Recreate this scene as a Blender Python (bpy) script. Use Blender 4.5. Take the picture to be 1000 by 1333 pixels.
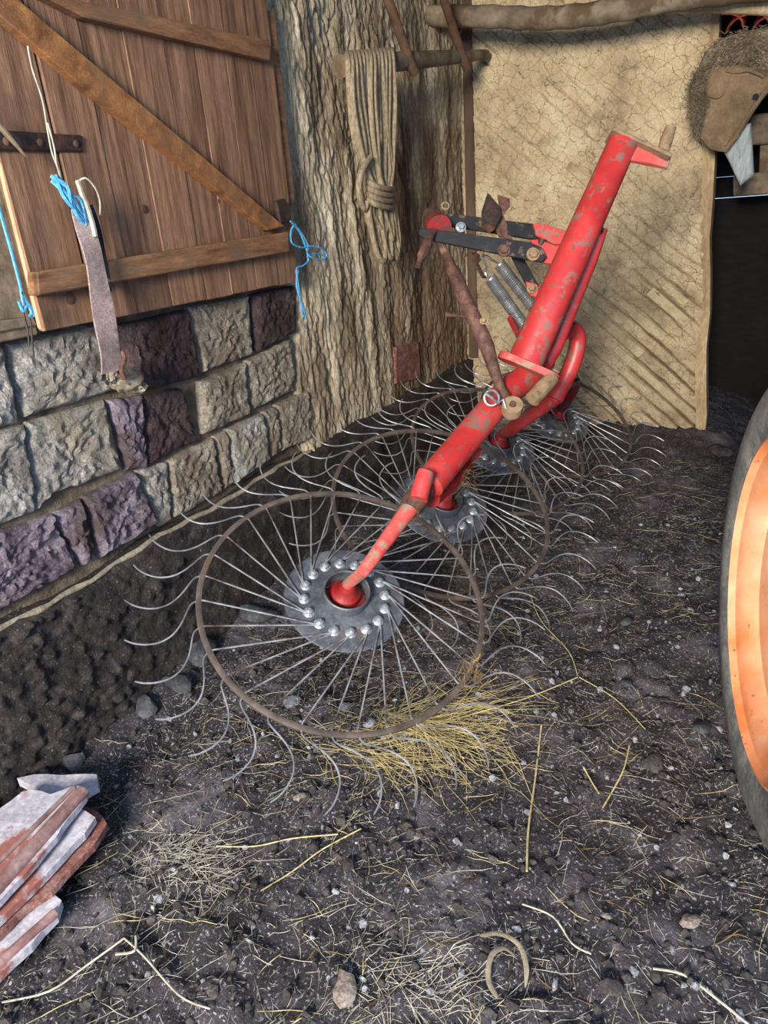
import bpy, bmesh, math, random
import numpy as np
from mathutils import Vector, Matrix
random.seed(7); rng = np.random.RandomState(11)
for o in list(bpy.data.objects): bpy.data.objects.remove(o)
SC = bpy.context.scene; COL = SC.collection

# ------------------------------------------------------------------ camera
F = 900.0; CX, CY = 500.0, 666.5; CAMH = 1.5
CAM = Vector((0, 0, CAMH))
def _d(px, py): return Vector((px - CX, py - CY, F))
_down = _d(662, 2743).normalized()
_L = _d(1000, 237); _L = (_L - _down * _L.dot(_down)).normalized()
_up = -_down
_R = _L.cross(_up)
if _R.x < 0: _R = -_R
MW = Matrix((_R, _L, _up))                 # image axes (right, down, forward) -> world
def ray(px, py): return (MW @ _d(px, py))
def ptX(px, py, x): v = ray(px, py); return CAM + v * (x / v.x)
def ptY(px, py, y): v = ray(px, py); return CAM + v * (y / v.y)
def ptZ(px, py, z=0.0): v = ray(px, py); return CAM + v * ((z - CAMH) / v.z)
def P(px, py, D): return CAM + ray(px, py) * (D / F)
cam = bpy.data.objects.new('camera', bpy.data.cameras.new('camera')); COL.objects.link(cam)
cr, cd, cf = MW @ Vector((1, 0, 0)), MW @ Vector((0, 1, 0)), MW @ Vector((0, 0, 1))
m = Matrix((cr, -cd, -cf)).transposed().to_4x4(); m.translation = CAM; cam.matrix_world = m
cam.data.sensor_fit = 'VERTICAL'; cam.data.sensor_height = 36; cam.data.sensor_width = 27
cam.data.lens = F / 1333.0 * 36; cam.data.clip_start = 0.02
SC.camera = cam

# ------------------------------------------------------------------ light
w = bpy.data.worlds.new('daylight'); SC.world = w; w.use_nodes = True
bg = w.node_tree.nodes['Background']; bg.inputs[0].default_value = (0.42, 0.63, 1.0, 1); bg.inputs[1].default_value = 1.7
def area(name, loc, target, sx, sy, power, col):
    l = bpy.data.lights.new(name, 'AREA'); l.shape = 'RECTANGLE'; l.size = sx; l.size_y = sy; l.energy = power; l.color = col
    o = bpy.data.objects.new(name, l); COL.objects.link(o); o.location = loc
    o.rotation_euler = (Vector(target) - Vector(loc)).to_track_quat('-Z', 'Y').to_euler(); return o
area('doorway_daylight', (0.0, -3.2, 2.5), (-0.9, 3.2, 0.9), 1.1, 1.1, 640, (1.0, 0.90, 0.78))
SC.view_settings.view_transform = 'Standard'; SC.view_settings.look = 'None'
SC.view_settings.exposure = 0.0; SC.view_settings.gamma = 1.0; SC.view_settings.use_curve_mapping = False

# ------------------------------------------------------------------ numpy noise
def _hash(ix, iy, s):
    n = (ix.astype(np.int64) * 374761393 + iy.astype(np.int64) * 668265263 + s * 1442695041) & 0x7fffffff
    n = ((n ^ (n >> 13)) * 1274126177) & 0x7fffffff
    n = (n ^ (n >> 16)) & 0x7fffffff
    return (n % 100003) / 100003.0
def vn(x, y, s=0):
    ix, iy = np.floor(x), np.floor(y); fx, fy = x - ix, y - iy
    fx = fx * fx * (3 - 2 * fx); fy = fy * fy * (3 - 2 * fy)
    a, b = _hash(ix, iy, s), _hash(ix + 1, iy, s); c, d = _hash(ix, iy + 1, s), _hash(ix + 1, iy + 1, s)
    return (a * (1 - fx) + b * fx) * (1 - fy) + (c * (1 - fx) + d * fx) * fy
def fbm(x, y, s=0, o=4, g=0.5):
    t = 0; a = 1; n = 0
    for k in range(o):
        t = t + a * vn(x * 2 ** k + 17.3 * k, y * 2 ** k - 9.1 * k, s + k); n += a; a *= g
    return t / n
def voro(x, y, s=0):
    ix, iy = np.floor(x), np.floor(y)
    f1 = np.full(np.shape(x), 9.0); f2 = f1.copy(); idv = np.zeros(np.shape(x))
    for dx in (-1, 0, 1):
        for dy in (-1, 0, 1):
            jx, jy = ix + dx, iy + dy
            px = jx + _hash(jx, jy, s); py = jy + _hash(jx, jy, s + 7)
            d = np.hypot(x - px, y - py); h = _hash(jx, jy, s + 3)
            new = d < f1
            f2 = np.where(new, f1, np.minimum(f2, d)); idv = np.where(new, h, idv); f1 = np.where(new, d, f1)
    return f1, f2, idv
A1 = lambda v: np.array([float(v)])

# ------------------------------------------------------------------ materials
def lin(h):
    h = h.lstrip('#'); c = [int(h[i:i + 2], 16) / 255 for i in (0, 2, 4)]
    return tuple((x / 12.92 if x <= 0.04045 else ((x + 0.055) / 1.055) ** 2.4) for x in c) + (1,)
MATS = {}
def mat(name, cols, scale=8, stretch=(1, 1, 1), rough=0.85, metal=0.0, bump=((60, 0.4, 0.004),), patch=None, pscale=3, pthr=(0.5, 0.6), spec=0.4, detail=8, rot=(0, 0, 0), crack=None, rvar=0.0, bstretch=None, fine=None, grain=None):
    mt = bpy.data.materials.new(name); mt.use_nodes = True; nt = mt.node_tree; N = nt.nodes; K = nt.links
    b = N['Principled BSDF']; tc = N.new('ShaderNodeTexCoord')
    mp = N.new('ShaderNodeMapping'); mp.inputs['Scale'].default_value = stretch; mp.inputs['Rotation'].default_value = rot
    K.new(tc.outputs['Object'], mp.inputs[0])
    n1 = N.new('ShaderNodeTexNoise'); n1.inputs['Scale'].default_value = scale; n1.inputs['Detail'].default_value = detail; n1.inputs['Roughness'].default_value = 0.65
    K.new(mp.outputs[0], n1.inputs['Vector'])
    r = N.new('ShaderNodeValToRGB'); els = r.color_ramp.elements
    n = len(cols)
    while len(els) < n: els.new(0.5)
    for i, c in enumerate(cols):
        els[i].position = 0.3 + 0.4 * i / max(1, n - 1); els[i].color = lin(c)
    K.new(n1.outputs[0], r.inputs[0]); out = r.outputs[0]
    def noise(sc, det=6, vec=None):
        q = N.new('ShaderNodeTexNoise'); q.inputs['Scale'].default_value = sc; q.inputs['Detail'].default_value = det; q.inputs['Roughness'].default_value = 0.65
        K.new(vec or tc.outputs['Object'], q.inputs['Vector']); return q.outputs[0]
    def rng_(v, lo, hi):
        q = N.new('ShaderNodeMapRange'); q.inputs['From Min'].default_value = lo; q.inputs['From Max'].default_value = hi; K.new(v, q.inputs[0]); return q.outputs[0]
    if fine:   # (scale, colour, lo, hi): small specks
        mk = rng_(noise(fine[0], 3), fine[2], fine[3])
        mx = N.new('ShaderNodeMix'); mx.data_type = 'RGBA'; K.new(mk, mx.inputs[0]); K.new(out, mx.inputs[6]); mx.inputs[7].default_value = lin(fine[1]); out = mx.outputs[2]
    if grain:
        q = N.new('ShaderNodeMapRange'); q.inputs['From Min'].default_value = 0.36; q.inputs['From Max'].default_value = 0.64; q.inputs['To Min'].default_value = 1 - grain[1]; q.inputs['To Max'].default_value = 1 + grain[1]
        K.new(noise(grain[0], 4, mp.outputs[0]), q.inputs[0]); vm = N.new('ShaderNodeVectorMath'); vm.operation = 'SCALE'; K.new(out, vm.inputs[0]); K.new(q.outputs[0], vm.inputs['Scale']); out = vm.outputs[0]
    if patch:
        mk = rng_(noise(pscale, 8), *pthr)
        mx = N.new('ShaderNodeMix'); mx.data_type = 'RGBA'; K.new(mk, mx.inputs[0]); K.new(out, mx.inputs[6]); mx.inputs[7].default_value = lin(patch); out = mx.outputs[2]
    if crack:  # (scale, width, colour)
        vo = N.new('ShaderNodeTexVoronoi'); vo.feature = 'DISTANCE_TO_EDGE'; vo.inputs['Scale'].default_value = crack[0]
        ad = N.new('ShaderNodeVectorMath'); ad.operation = 'MULTIPLY_ADD'
        nn = N.new('ShaderNodeTexNoise'); nn.inputs['Scale'].default_value = crack[0] * 1.3; K.new(tc.outputs['Object'], nn.inputs[0])
        K.new(nn.outputs[1], ad.inputs[0]); ad.inputs[1].default_value = (0.6 / crack[0],) * 3; K.new(tc.outputs['Object'], ad.inputs[2]); K.new(ad.outputs[0], vo.inputs['Vector'])
        mk = rng_(vo.outputs['Distance'], 0, crack[1]); CR = mk
        mx = N.new('ShaderNodeMix'); mx.data_type = 'RGBA'; K.new(mk, mx.inputs[0]); mx.inputs[6].default_value = lin(crack[2]); K.new(out, mx.inputs[7]); out = mx.outputs[2]
    K.new(out, b.inputs['Base Color'])
    b.inputs['Roughness'].default_value = rough; b.inputs['Metallic'].default_value = metal; b.inputs['Specular IOR Level'].default_value = spec
    if rvar:
        q = N.new('ShaderNodeMapRange'); q.inputs['To Min'].default_value = rough - rvar; q.inputs['To Max'].default_value = rough + rvar; q.inputs['From Min'].default_value = 0.3; q.inputs['From Max'].default_value = 0.7
        K.new(noise(scale * 1.7), q.inputs[0]); K.new(q.outputs[0], b.inputs['Roughness'])
    prev = None
    bv = mp.outputs[0]
    if crack:
        bp = N.new('ShaderNodeBump'); bp.inputs['Strength'].default_value = 0.8; bp.inputs['Distance'].default_value = 0.006; K.new(CR, bp.inputs['Height']); prev = bp.outputs[0]
    for sc, st, di in bump or ():
        bp = N.new('ShaderNodeBump'); bp.inputs['Strength'].default_value = st; bp.inputs['Distance'].default_value = di
        K.new(noise(sc, 6, bv), bp.inputs['Height'])
        if prev: K.new(prev, bp.inputs['Normal'])
        prev = bp.outputs[0]
    if prev: K.new(prev, b.inputs['Normal'])
    MATS[name] = mt; return mt

mat('plaster', ['#5f5342', '#93836a', '#bcae92', '#d6cbb0'], 5, (1, 1, 0.30), 0.95, bump=((160, 0.9, 0.006), (50, 1.0, 0.014)), patch='#7a624a', pscale=1.6, pthr=(0.58, 0.78), grain=(150, 0.30))
mat('plaster_dark', ['#40342a', '#5f4e3e', '#7a674f'], 6, (1, 1, 0.25), 0.95, bump=((50, 0.8, 0.012),))
mat('mud', ['#8e7d62', '#b29e7d', '#cbb894', '#dacaa8'], 3, rough=0.95, bump=((120, 0.6, 0.005), (30, 0.5, 0.010)), patch='#8c7b60', pscale=4, pthr=(0.56, 0.72), crack=(15, 0.014, '#86755a'), grain=(120, 0.16))
mat('lath', ['#8f7f60', '#b4a380', '#c9ba96'], 7, rough=0.95, bump=((90, 0.7, 0.006),), patch='#7d6c50', pscale=9, pthr=(0.6, 0.7), grain=(120, 0.18))
mat('block_pale', ['#716d66', '#a09c92', '#c6c2b8'], 9, rough=0.95, bump=((200, 1.0, 0.008), (70, 1.0, 0.014)), patch='#9f9684', pscale=4, grain=(130, 0.38))
mat('block_warm', ['#6f6659', '#9a907e', '#beb4a0'], 9, rough=0.95, bump=((200, 1.0, 0.008), (70, 1.0, 0.014)), patch='#857764', pscale=4, grain=(130, 0.38))
mat('block_dark', ['#33262a', '#4d3d3e', '#6a5755'], 9, rough=0.95, bump=((200, 1.0, 0.008), (70, 1.0, 0.014)), patch='#3a2c28', pscale=4, grain=(130, 0.38))
mat('block_purple', ['#4f444e', '#7d707a', '#a99da6'], 9, rough=0.95, bump=((200, 1.0, 0.008), (70, 1.0, 0.014)), patch='#5a4b48', pscale=4, grain=(130, 0.38))
mat('mortar', ['#3e362c', '#6a5f4e', '#8d826e'], 12, rough=0.95, bump=((60, 0.9, 0.01),))
mat('ledge', ['#6a6252', '#958b76', '#aaa08a'], 12, rough=0.95, bump=((60, 0.9, 0.01),))
mat('footing', ['#191716', '#2e2a29', '#49443f'], 9, rough=0.85, bump=((240, 0.9, 0.006), (80, 1.0, 0.012)), patch='#5d564f', pscale=18, pthr=(0.56, 0.72), fine=(110, '#857f78', 0.62, 0.72), grain=(150, 0.4))
mat('soil', ['#131215', '#28262a', '#3e3a3d', '#5c5557'], 7, rough=0.72, bump=((320, 0.9, 0.005), (110, 1.0, 0.011)), patch='#827e84', pscale=3.4, pthr=(0.52, 0.80), fine=(120, '#a5a4aa', 0.58, 0.66), rvar=0.2, spec=0.5, grain=(170, 0.5))
mat('clod', ['#1f1d1e', '#3c3836', '#615a56'], 20, rough=0.8, bump=((200, 0.9, 0.005),), grain=(170, 0.4))
mat('stone', ['#222426', '#3c3e41', '#5a5c5f'], 14, rough=0.75, bump=((90, 0.7, 0.006),), grain=(90, 0.35))
mat('pale_stone', ['#56565a', '#7d7f84', '#a0a4aa'], 30, rough=0.8, bump=((90, 0.8, 0.006),), grain=(120, 0.4))
mat('wood_door', ['#4a3324', '#6f503b', '#8c6a50', '#9c785c'], 6, (1, 7, 0.5), 0.72, bump=((30, 0.5, 0.003), (90, 0.3, 0.002)), patch='#5f4636', pscale=3, pthr=(0.52, 0.75), grain=(60, 0.22))
mat('wood_rail', ['#553824', '#815c3e', '#9c7450'], 7, (1, 0.8, 6), 0.75, bump=((30, 0.6, 0.003),), patch='#6d5844', pscale=7, pthr=(0.5, 0.7), grain=(60, 0.22))
mat('wood_brace', ['#5f3d22', '#8e6038', '#ae7a45'], 6, (1, 3, 3), 0.7, bump=((50, 0.5, 0.003),), patch='#705238', pscale=5, pthr=(0.48, 0.7), grain=(90, 0.2))
mat('wood_edge', ['#b5835f', '#cf9c76', '#d9ab86'], 9, (1, 1, 1), 0.8)
mat('wood_grey', ['#4f4639', '#776a56', '#948670'], 10, (1, 1, 1), 0.85, bump=((50, 0.6, 0.005),), patch='#5e4b36', pscale=6)
mat('wood_brown', ['#38281d', '#5c4330', '#725640'], 12, (1, 1, 1), 0.85, bump=((50, 0.6, 0.005),))
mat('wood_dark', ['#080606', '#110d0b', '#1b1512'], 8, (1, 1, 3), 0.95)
mat('post', ['#927b5b', '#b39a74', '#cbb793'], 9, (1, 1, 0.3), 0.9, bump=((50, 0.6, 0.005),), patch='#a97c56', pscale=5, pthr=(0.58, 0.7), grain=(90, 0.2))
mat('iron_dark', ['#211d1c', '#382f2b', '#4c3d34'], 20, rough=0.6, metal=0.3, patch='#6b4532', pscale=12, pthr=(0.54, 0.66), grain=(90, 0.3))
mat('black_paint', ['#101214', '#1a1c1f', '#272829'], 16, rough=0.5, patch='#6d5a46', pscale=22, pthr=(0.57, 0.66), bump=((80, 0.3, 0.002),))
mat('rust', ['#3a2822', '#5e4237', '#7a594a'], 26, rough=0.7, metal=0.15, patch='#937660', pscale=16, pthr=(0.58, 0.72), bump=((120, 0.5, 0.002),), grain=(90, 0.25))
mat('rust_dusty', ['#6c5440', '#8e7659', '#a38d6e'], 26, rough=0.85, patch='#6a4630', pscale=16, pthr=(0.6, 0.7), bump=((120, 0.5, 0.002),))
mat('red_paint', ['#a32526', '#bd3634', '#cb5752'], 4, rough=0.42, patch='#8a665a', pscale=19, pthr=(0.56, 0.61), bump=((140, 0.25, 0.001),), spec=0.5, fine=(44, '#7d4f48', 0.59, 0.64))
mat('red_worn', ['#b0403a', '#c75850', '#d0726a'], 9, rough=0.6, patch='#94806c', pscale=20, pthr=(0.50, 0.58), bump=((140, 0.3, 0.001),))
mat('red_dark', ['#6e1515', '#8f1e20', '#a92a2b'], 12, rough=0.5, patch='#57362d', pscale=20, pthr=(0.52, 0.62))
mat('steel_disc', ['#3c4046', '#5a5f66', '#777d84'], 14, rough=0.5, metal=0.3, patch='#6a5a4c', pscale=11, pthr=(0.58, 0.72), bump=((80, 0.2, 0.001),), grain=(80, 0.2))
mat('zinc', ['#8f979c', '#b9bfc2', '#d3d7d8'], 40, rough=0.35, metal=0.7, patch='#8a7a68', pscale=60, pthr=(0.58, 0.68))
mat('tine_steel', ['#6f7072', '#9c9ea1', '#c3c5c8'], 12, rough=0.35, metal=0.5, patch='#5e4032', pscale=4, pthr=(0.55, 0.64))
mat('rim_band', ['#3d3631', '#5b5149', '#776c62'], 10, rough=0.6, metal=0.2, patch='#6a5342', pscale=9, pthr=(0.55, 0.7))
mat('spring_steel', ['#8e9294', '#b8bcbd', '#d6d9d9'], 20, rough=0.3, metal=0.8)
mat('rubber', ['#4d4e4b', '#6a6b66', '#85857d'], 10, rough=0.85, bump=((60, 0.5, 0.003),), patch='#8f8c7e', pscale=5, pthr=(0.5, 0.75), grain=(80, 0.2))
mat('orange_paint', ['#cf6a3a', '#de8651', '#e79c6c'], 2.5, rough=0.4, patch='#eec09a', pscale=1.6, pthr=(0.42, 0.62), bump=((40, 0.1, 0.002),), fine=(45, '#7a3a22', 0.66, 0.70))
mat('tile_clay', ['#8e8a93', '#aeacb4', '#c6c5cc'], 8, rough=0.85, patch='#8f5a50', pscale=5, pthr=(0.54, 0.60), bump=((90, 0.6, 0.003),), grain=(70, 0.2))
mat('tile_rib', ['#5f433f', '#7e5f5a', '#98807c'], 12, rough=0.8, bump=((70, 0.5, 0.003),), grain=(70, 0.2))
mat('tile_edge', ['#5f3c34', '#7e5248', '#a08078'], 25, rough=0.9, bump=((70, 0.9, 0.006),), grain=(70, 0.3))
mat('roof_clay', ['#7a2f20', '#a44a33', '#c0624a'], 8, rough=0.85)
mat('straw', ['#857349', '#b7a672', '#dccf9f'], 45, rough=0.6, bump=None)
mat('straw_pale', ['#7b776a', '#a8a290', '#c9c4b2'], 30, rough=0.6, bump=None)
mat('straw_dark', ['#4a3a26', '#6b5534', '#87704a'], 30, rough=0.7, bump=None)
mat('rope', ['#6e5f49', '#9a896c', '#b5a486'], 90, (1, 1, 0.5), 0.95, bump=((180, 1.0, 0.004),))
mat('blue_twine', ['#2f6f98', '#4c9ac4', '#78bbdc'], 60, rough=0.5, bump=((200, 0.6, 0.001),))
mat('webbing', ['#77655f', '#9a8780', '#b5a49c'], 18, rough=0.9, bump=((240, 0.7, 0.002),), patch='#5f4f49', pscale=10, pthr=(0.56, 0.66), grain=(200, 0.3))
mat('black_cloth', ['#121416', '#1d2023', '#2b2d30'], 18, rough=0.9)
mat('coat_cloth', ['#5f4e3c', '#7f6a50', '#937c60'], 6, rough=0.95, bump=((160, 0.6, 0.003), (14, 0.7, 0.02)), grain=(90, 0.15))
mat('fleece', ['#6d6250', '#94866c', '#b8ab90'], 14, rough=1.0, bump=((120, 1.0, 0.01),))
mat('cloth_blue', ['#7d8a8e', '#a0aaaa', '#bcc4c2'], 14, (3, 1, 0.7), rough=0.95, bump=((30, 0.9, 0.012),))
mat('rag', ['#5d5346', '#857a66', '#a09580'], 20, rough=0.95, bump=((90, 0.8, 0.004),))
mat('leaf_dry', ['#5c5148', '#80756a', '#9c9184'], 30, rough=0.85, bump=((120, 0.8, 0.005),), grain=(120, 0.3))
MT = MATS
nt = MATS['mud'].node_tree; bs = nt.nodes['Principled BSDF']; src = bs.inputs['Base Color'].links[0].from_socket
at_ = nt.nodes.new('ShaderNodeAttribute'); at_.attribute_name = 'bare'; mx_ = nt.nodes.new('ShaderNodeMix'); mx_.data_type = 'RGBA'
nt.links.new(at_.outputs['Fac'], mx_.inputs[0]); nt.links.new(src, mx_.inputs[6]); mx_.inputs[7].default_value = lin('#6f5b42'); nt.links.new(mx_.outputs[2], bs.inputs['Base Color'])
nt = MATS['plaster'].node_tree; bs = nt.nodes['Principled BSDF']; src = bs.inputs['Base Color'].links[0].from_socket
at_ = nt.nodes.new('ShaderNodeAttribute'); at_.attribute_name = 'shade_stain'; mx_ = nt.nodes.new('ShaderNodeMix'); mx_.data_type = 'RGBA'; mx_.blend_type = 'MULTIPLY'
nt.links.new(at_.outputs['Fac'], mx_.inputs[0]); nt.links.new(src, mx_.inputs[6]); mx_.inputs[7].default_value = lin('#b09c90'); nt.links.new(mx_.outputs[2], bs.inputs['Base Color'])  # multiplies painted shade and brown staining into the plaster colour

# ------------------------------------------------------------------ object helpers
def link(name, me, mt, parent=None, loc=None):
    o = bpy.data.objects.new(name, me); COL.objects.link(o)
    if mt is not None and len(me.materials) == 0: me.materials.append(MT[mt] if isinstance(mt, str) else mt)
    if parent: o.parent = parent
    if loc is not None: o.location = loc
    return o
def wloc(o):
    v = Vector((0, 0, 0))
    while o: v += Vector(o.location); o = o.parent
    return v
def finish(name, bm, mt, parent=None, smooth=True, origin=None):
    """bm in world coordinates; becomes one object whose origin is shifted to sit sensibly"""
    base = wloc(parent) if parent else Vector((0, 0, 0))
    og = Vector(origin) if origin is not None else base
    bmesh.ops.translate(bm, verts=bm.verts, vec=-og)
    bmesh.ops.recalc_face_normals(bm, faces=bm.faces)
    me = bpy.data.meshes.new(name); bm.to_mesh(me); bm.free()
    if smooth:
        me.polygons.foreach_set('use_smooth', [True] * len(me.polygons))
        try: me.set_sharp_from_angle(angle=math.radians(38))
        except Exception: pass
    return link(name, me, mt, parent, og - base)
def tag(o, label, cat, group=None, kind=None):
    if label: o['label'] = label
    if cat: o['category'] = cat
    if group: o['group'] = group
    if kind: o['kind'] = kind
    return o
def empty(name, loc, label, cat, group=None, kind=None):
    o = bpy.data.objects.new(name, None); COL.objects.link(o); o.location = loc; o.empty_display_size = 0.1
    return tag(o, label, cat, group, kind)
def tube(bm, pts, r, seg=10, closed=False, cap=True, flat=1.0):
    pts = [Vector(p) for p in pts]; n = len(pts)
    rs = [r] * n if isinstance(r, (int, float)) else list(r)
    tang = []
    for i in range(n):
        a = pts[i - 1] if (i > 0 or closed) else pts[i]; b = pts[(i + 1) % n] if (i < n - 1 or closed) else pts[i]
        tang.append((b - a).normalized())
    t0 = tang[0]; ref = Vector((0, 0, 1)) if abs(t0.z) < 0.9 else Vector((1, 0, 0))
    u = t0.cross(ref).normalized(); rings = []
    for i in range(n):
        u = (u - tang[i] * u.dot(tang[i])).normalized(); v = tang[i].cross(u)
        rings.append([bm.verts.new(pts[i] + (u * math.cos(2 * math.pi * k / seg) + v * math.sin(2 * math.pi * k / seg) * flat) * rs[i]) for k in range(seg)])
    for i in range(n if closed else n - 1):
        A, B = rings[i], rings[(i + 1) % n]
        for k in range(seg): bm.faces.new((A[k], A[(k + 1) % seg], B[(k + 1) % seg], B[k]))
    if cap and not closed:
        bm.faces.new(rings[0][::-1]); bm.faces.new(rings[-1])
def spline(pts, per=6):
    pts = [Vector(p) for p in pts]; out = []
    for i in range(len(pts) - 1):
        p0 = pts[max(i - 1, 0)]; p1 = pts[i]; p2 = pts[i + 1]; p3 = pts[min(i + 2, len(pts) - 1)]
        for k in range(per):
            t = k / per
            out.append(0.5 * ((2 * p1) + (p2 - p0) * t + (2 * p0 - 5 * p1 + 4 * p2 - p3) * t * t + (-p0 + 3 * p1 - 3 * p2 + p3) * t ** 3))
    out.append(pts[-1]); return out
def prism(bm, poly, vec, bevel=0.0):
    """poly: ordered world points; extruded by vec"""
    a = [bm.verts.new(p) for p in poly]; b = [bm.verts.new(Vector(p) + Vector(vec)) for p in poly]; n = len(a)
    f = [bm.faces.new(a), bm.faces.new(b[::-1])]
    for i in range(n): f.append(bm.faces.new((a[i], b[i], b[(i + 1) % n], a[(i + 1) % n])))
    if bevel:
        es = list({e for q in f for e in q.edges})
        bmesh.ops.bevel(bm, geom=es, offset=bevel, segments=1, affect='EDGES', profile=0.6)
def lathe(bm, base, axis, prof, seg=24, closed_prof=False):
    axis = Vector(axis).normalized(); ref = Vector((0, 0, 1)) if abs(axis.z) < 0.9 else Vector((1, 0, 0))
    u = axis.cross(ref).normalized(); v = axis.cross(u); base = Vector(base); rings = []
    for r, h in prof:
        rings.append([bm.verts.new(base + axis * h + (u * math.cos(2 * math.pi * k / seg) + v * math.sin(2 * math.pi * k / seg)) * max(r, 1e-4)) for k in range(seg)])
    m_ = len(rings)
    for i in range(m_ if closed_prof else m_ - 1):
        A, B = rings[i], rings[(i + 1) % m_]
        for k in range(seg): bm.faces.new((A[k], A[(k + 1) % seg], B[(k + 1) % seg], B[k]))
    if not closed_prof:
        bm.faces.new(rings[0][::-1]); bm.faces.new(rings[-1])
def gridmesh(name, X, Y, Z, mt, parent=None, flip=False, origin=None):
    h, w_ = X.shape; base = wloc(parent) if parent else Vector((0, 0, 0))
    co = np.stack([X - base.x, Y - base.y, Z - base.z], -1).reshape(-1, 3)
    i = np.arange(h * w_).reshape(h, w_)
    q = np.stack([i[:-1, :-1], i[:-1, 1:], i[1:, 1:], i[1:, :-1]], -1).reshape(-1, 4)
    if flip: q = q[:, ::-1]
    me = bpy.data.meshes.new(name); me.vertices.add(len(co)); me.vertices.foreach_set('co', co.ravel().astype(np.float32))
    me.loops.add(q.size); me.loops.foreach_set('vertex_index', q.ravel().astype(np.int32))
    me.polygons.add(len(q)); me.polygons.foreach_set('loop_start', np.arange(0, q.size, 4, dtype=np.int32))
    me.polygons.foreach_set('loop_total', np.full(len(q), 4, dtype=np.int32))
    me.polygons.foreach_set('use_smooth', np.ones(len(q), dtype=bool)); me.update(); me.validate()
    return link(name, me, mt, parent)
def struct(o): o['kind'] = 'structure'; return o
def blob(bm, c, rx, ry, rz, seed=0, rough=0.18, sub=2, rotz=0.0, flatb=False):
    t = bmesh.new(); bmesh.ops.create_icosphere(t, subdivisions=sub, radius=1); R = Matrix.Rotation(rotz, 3, 'Z')
    rr = random.Random(seed); k = [Vector((rr.uniform(-1, 1), rr.uniform(-1, 1), rr.uniform(-1, 1))).normalized() for _ in range(9)]
    off = [rr.uniform(0.35, 0.9) for _ in range(9)]
    for v in t.verts:
        p = v.co.copy()
        for q, of in zip(k, off):                    # flat facets like broken stone
            d = p.dot(q)
            if d > of: p -= q * (d - of) * 0.8
        p *= 1 + rough * (rr.random() - 0.5)
        v.co = R @ Vector((p.x * rx, p.y * ry, p.z * rz)) + Vector(c)
    me = bpy.data.meshes.new('t'); t.to_mesh(me); t.free(); bm.from_mesh(me); bpy.data.meshes.remove(me)

WX = -1.77; BY = 4.75          # wall planes

# ------------------------------------------------------------------ floor
def floor_h(x, y):
    x = np.asarray(x, float); y = np.asarray(y, float)
    z = 0.036 * (fbm(x * 1.7, y * 1.7, 3, 3) - 0.5) * 2
    f1, f2, idv = voro(x * 9 + 0.6 * fbm(x * 6, y * 6, 41, 2), y * 9, 5)
    z += 0.024 * (np.clip(f2 - f1, 0, 0.45) / 0.45) * idv - 0.006
    f1b, f2b, idb = voro(x * 26, y * 26, 9)
    z += 0.010 * np.clip(0.62 - f1b, 0, 1) * (idb > 0.45) * idb * 1.6
    z += 0.020 * (fbm(x * 28, y * 28, 12, 4) - 0.5)
    z += 0.10 * np.clip((y - 4.15) / 0.6, 0, 1) ** 1.5 * np.clip((x + 1.2) / 0.4, 0, 1) * np.clip((0.1 - x) / 0.3, 0, 1)
    z += 0.08 * np.clip((-1.5 - x) / 0.25, 0, 1) * (0.5 + fbm(x * 4, y * 4, 31, 2))
    return z
def fz(x, y): return float(floor_h(A1(x), A1(y))[0])
xs = np.arange(-2.0, 1.4, 0.0105); ys = [-0.4]
while ys[-1] < 7.6: ys.append(ys[-1] + 0.009 + 0.0042 * max(0, ys[-1] - 0.5))
ys = np.array(ys); Xg, Yg = np.meshgrid(xs, ys)
floor = struct(gridmesh('floor', Xg, Yg, floor_h(Xg, Yg), 'soil'))
floor['label'] = 'dark trodden earth floor with clods and chaff'

# ------------------------------------------------------------------ left wall (plaster + recessed block bed)
ysw = np.concatenate([np.arange(-0.6, 2.45, 0.03), np.arange(2.45, BY + 0.05, 0.0065)]); zsw = np.arange(0.46, 3.0, 0.010)
Yw, Zw = np.meshgrid(ysw, zsw)
edge = 2.56 + 0.03 * np.sin(Zw * 7)
inpl = np.clip((Yw - edge) / 0.03, 0, 1)
rel = 0.045 * (fbm(Yw * 3.5, Zw * 0.9, 51, 3) - 0.5) + 0.040 * (fbm(Yw * 13 + 0.8 * fbm(Yw * 3, Zw * 3, 77, 2), Zw * 3.2, 52, 4) - 0.5) + 0.034 * (fbm(Yw * 60, Zw * 26, 55, 4) - 0.5) * 0.75
furrow = np.abs(fbm(Yw * 9 + Zw * 0.8, Zw * 1.5, 61, 3) - 0.5)
rel -= 0.016 * np.clip(1 - furrow / 0.02, 0, 1)
Xw = WX - 0.045 + inpl * (0.045 + rel) + (1 - inpl) * 0.012 * (fbm(Yw * 20, Zw * 20, 8, 3) - 0.5)
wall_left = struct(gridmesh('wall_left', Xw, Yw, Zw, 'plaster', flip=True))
_shade_st = np.clip((fbm(Yw * 5, Zw * 2.2, 95, 3) - 0.2) * 3, 0, 1) * np.clip((Yw - 3.45 - 0.25 * (fbm(Zw * 3, Yw, 96, 2) - 0.5)) / 0.12, 0, 1) * np.clip((2.02 - Zw) / 0.1, 0.15, 1)  # shade right of the rope painted into the colour, plus brown stain low down
_a = wall_left.data.attributes.new('shade_stain', 'FLOAT', 'POINT'); _a.data.foreach_set('value', _shade_st.ravel().astype(np.float32))
wall_left['label'] = 'rough mud plastered wall with vertical furrows'
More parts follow.
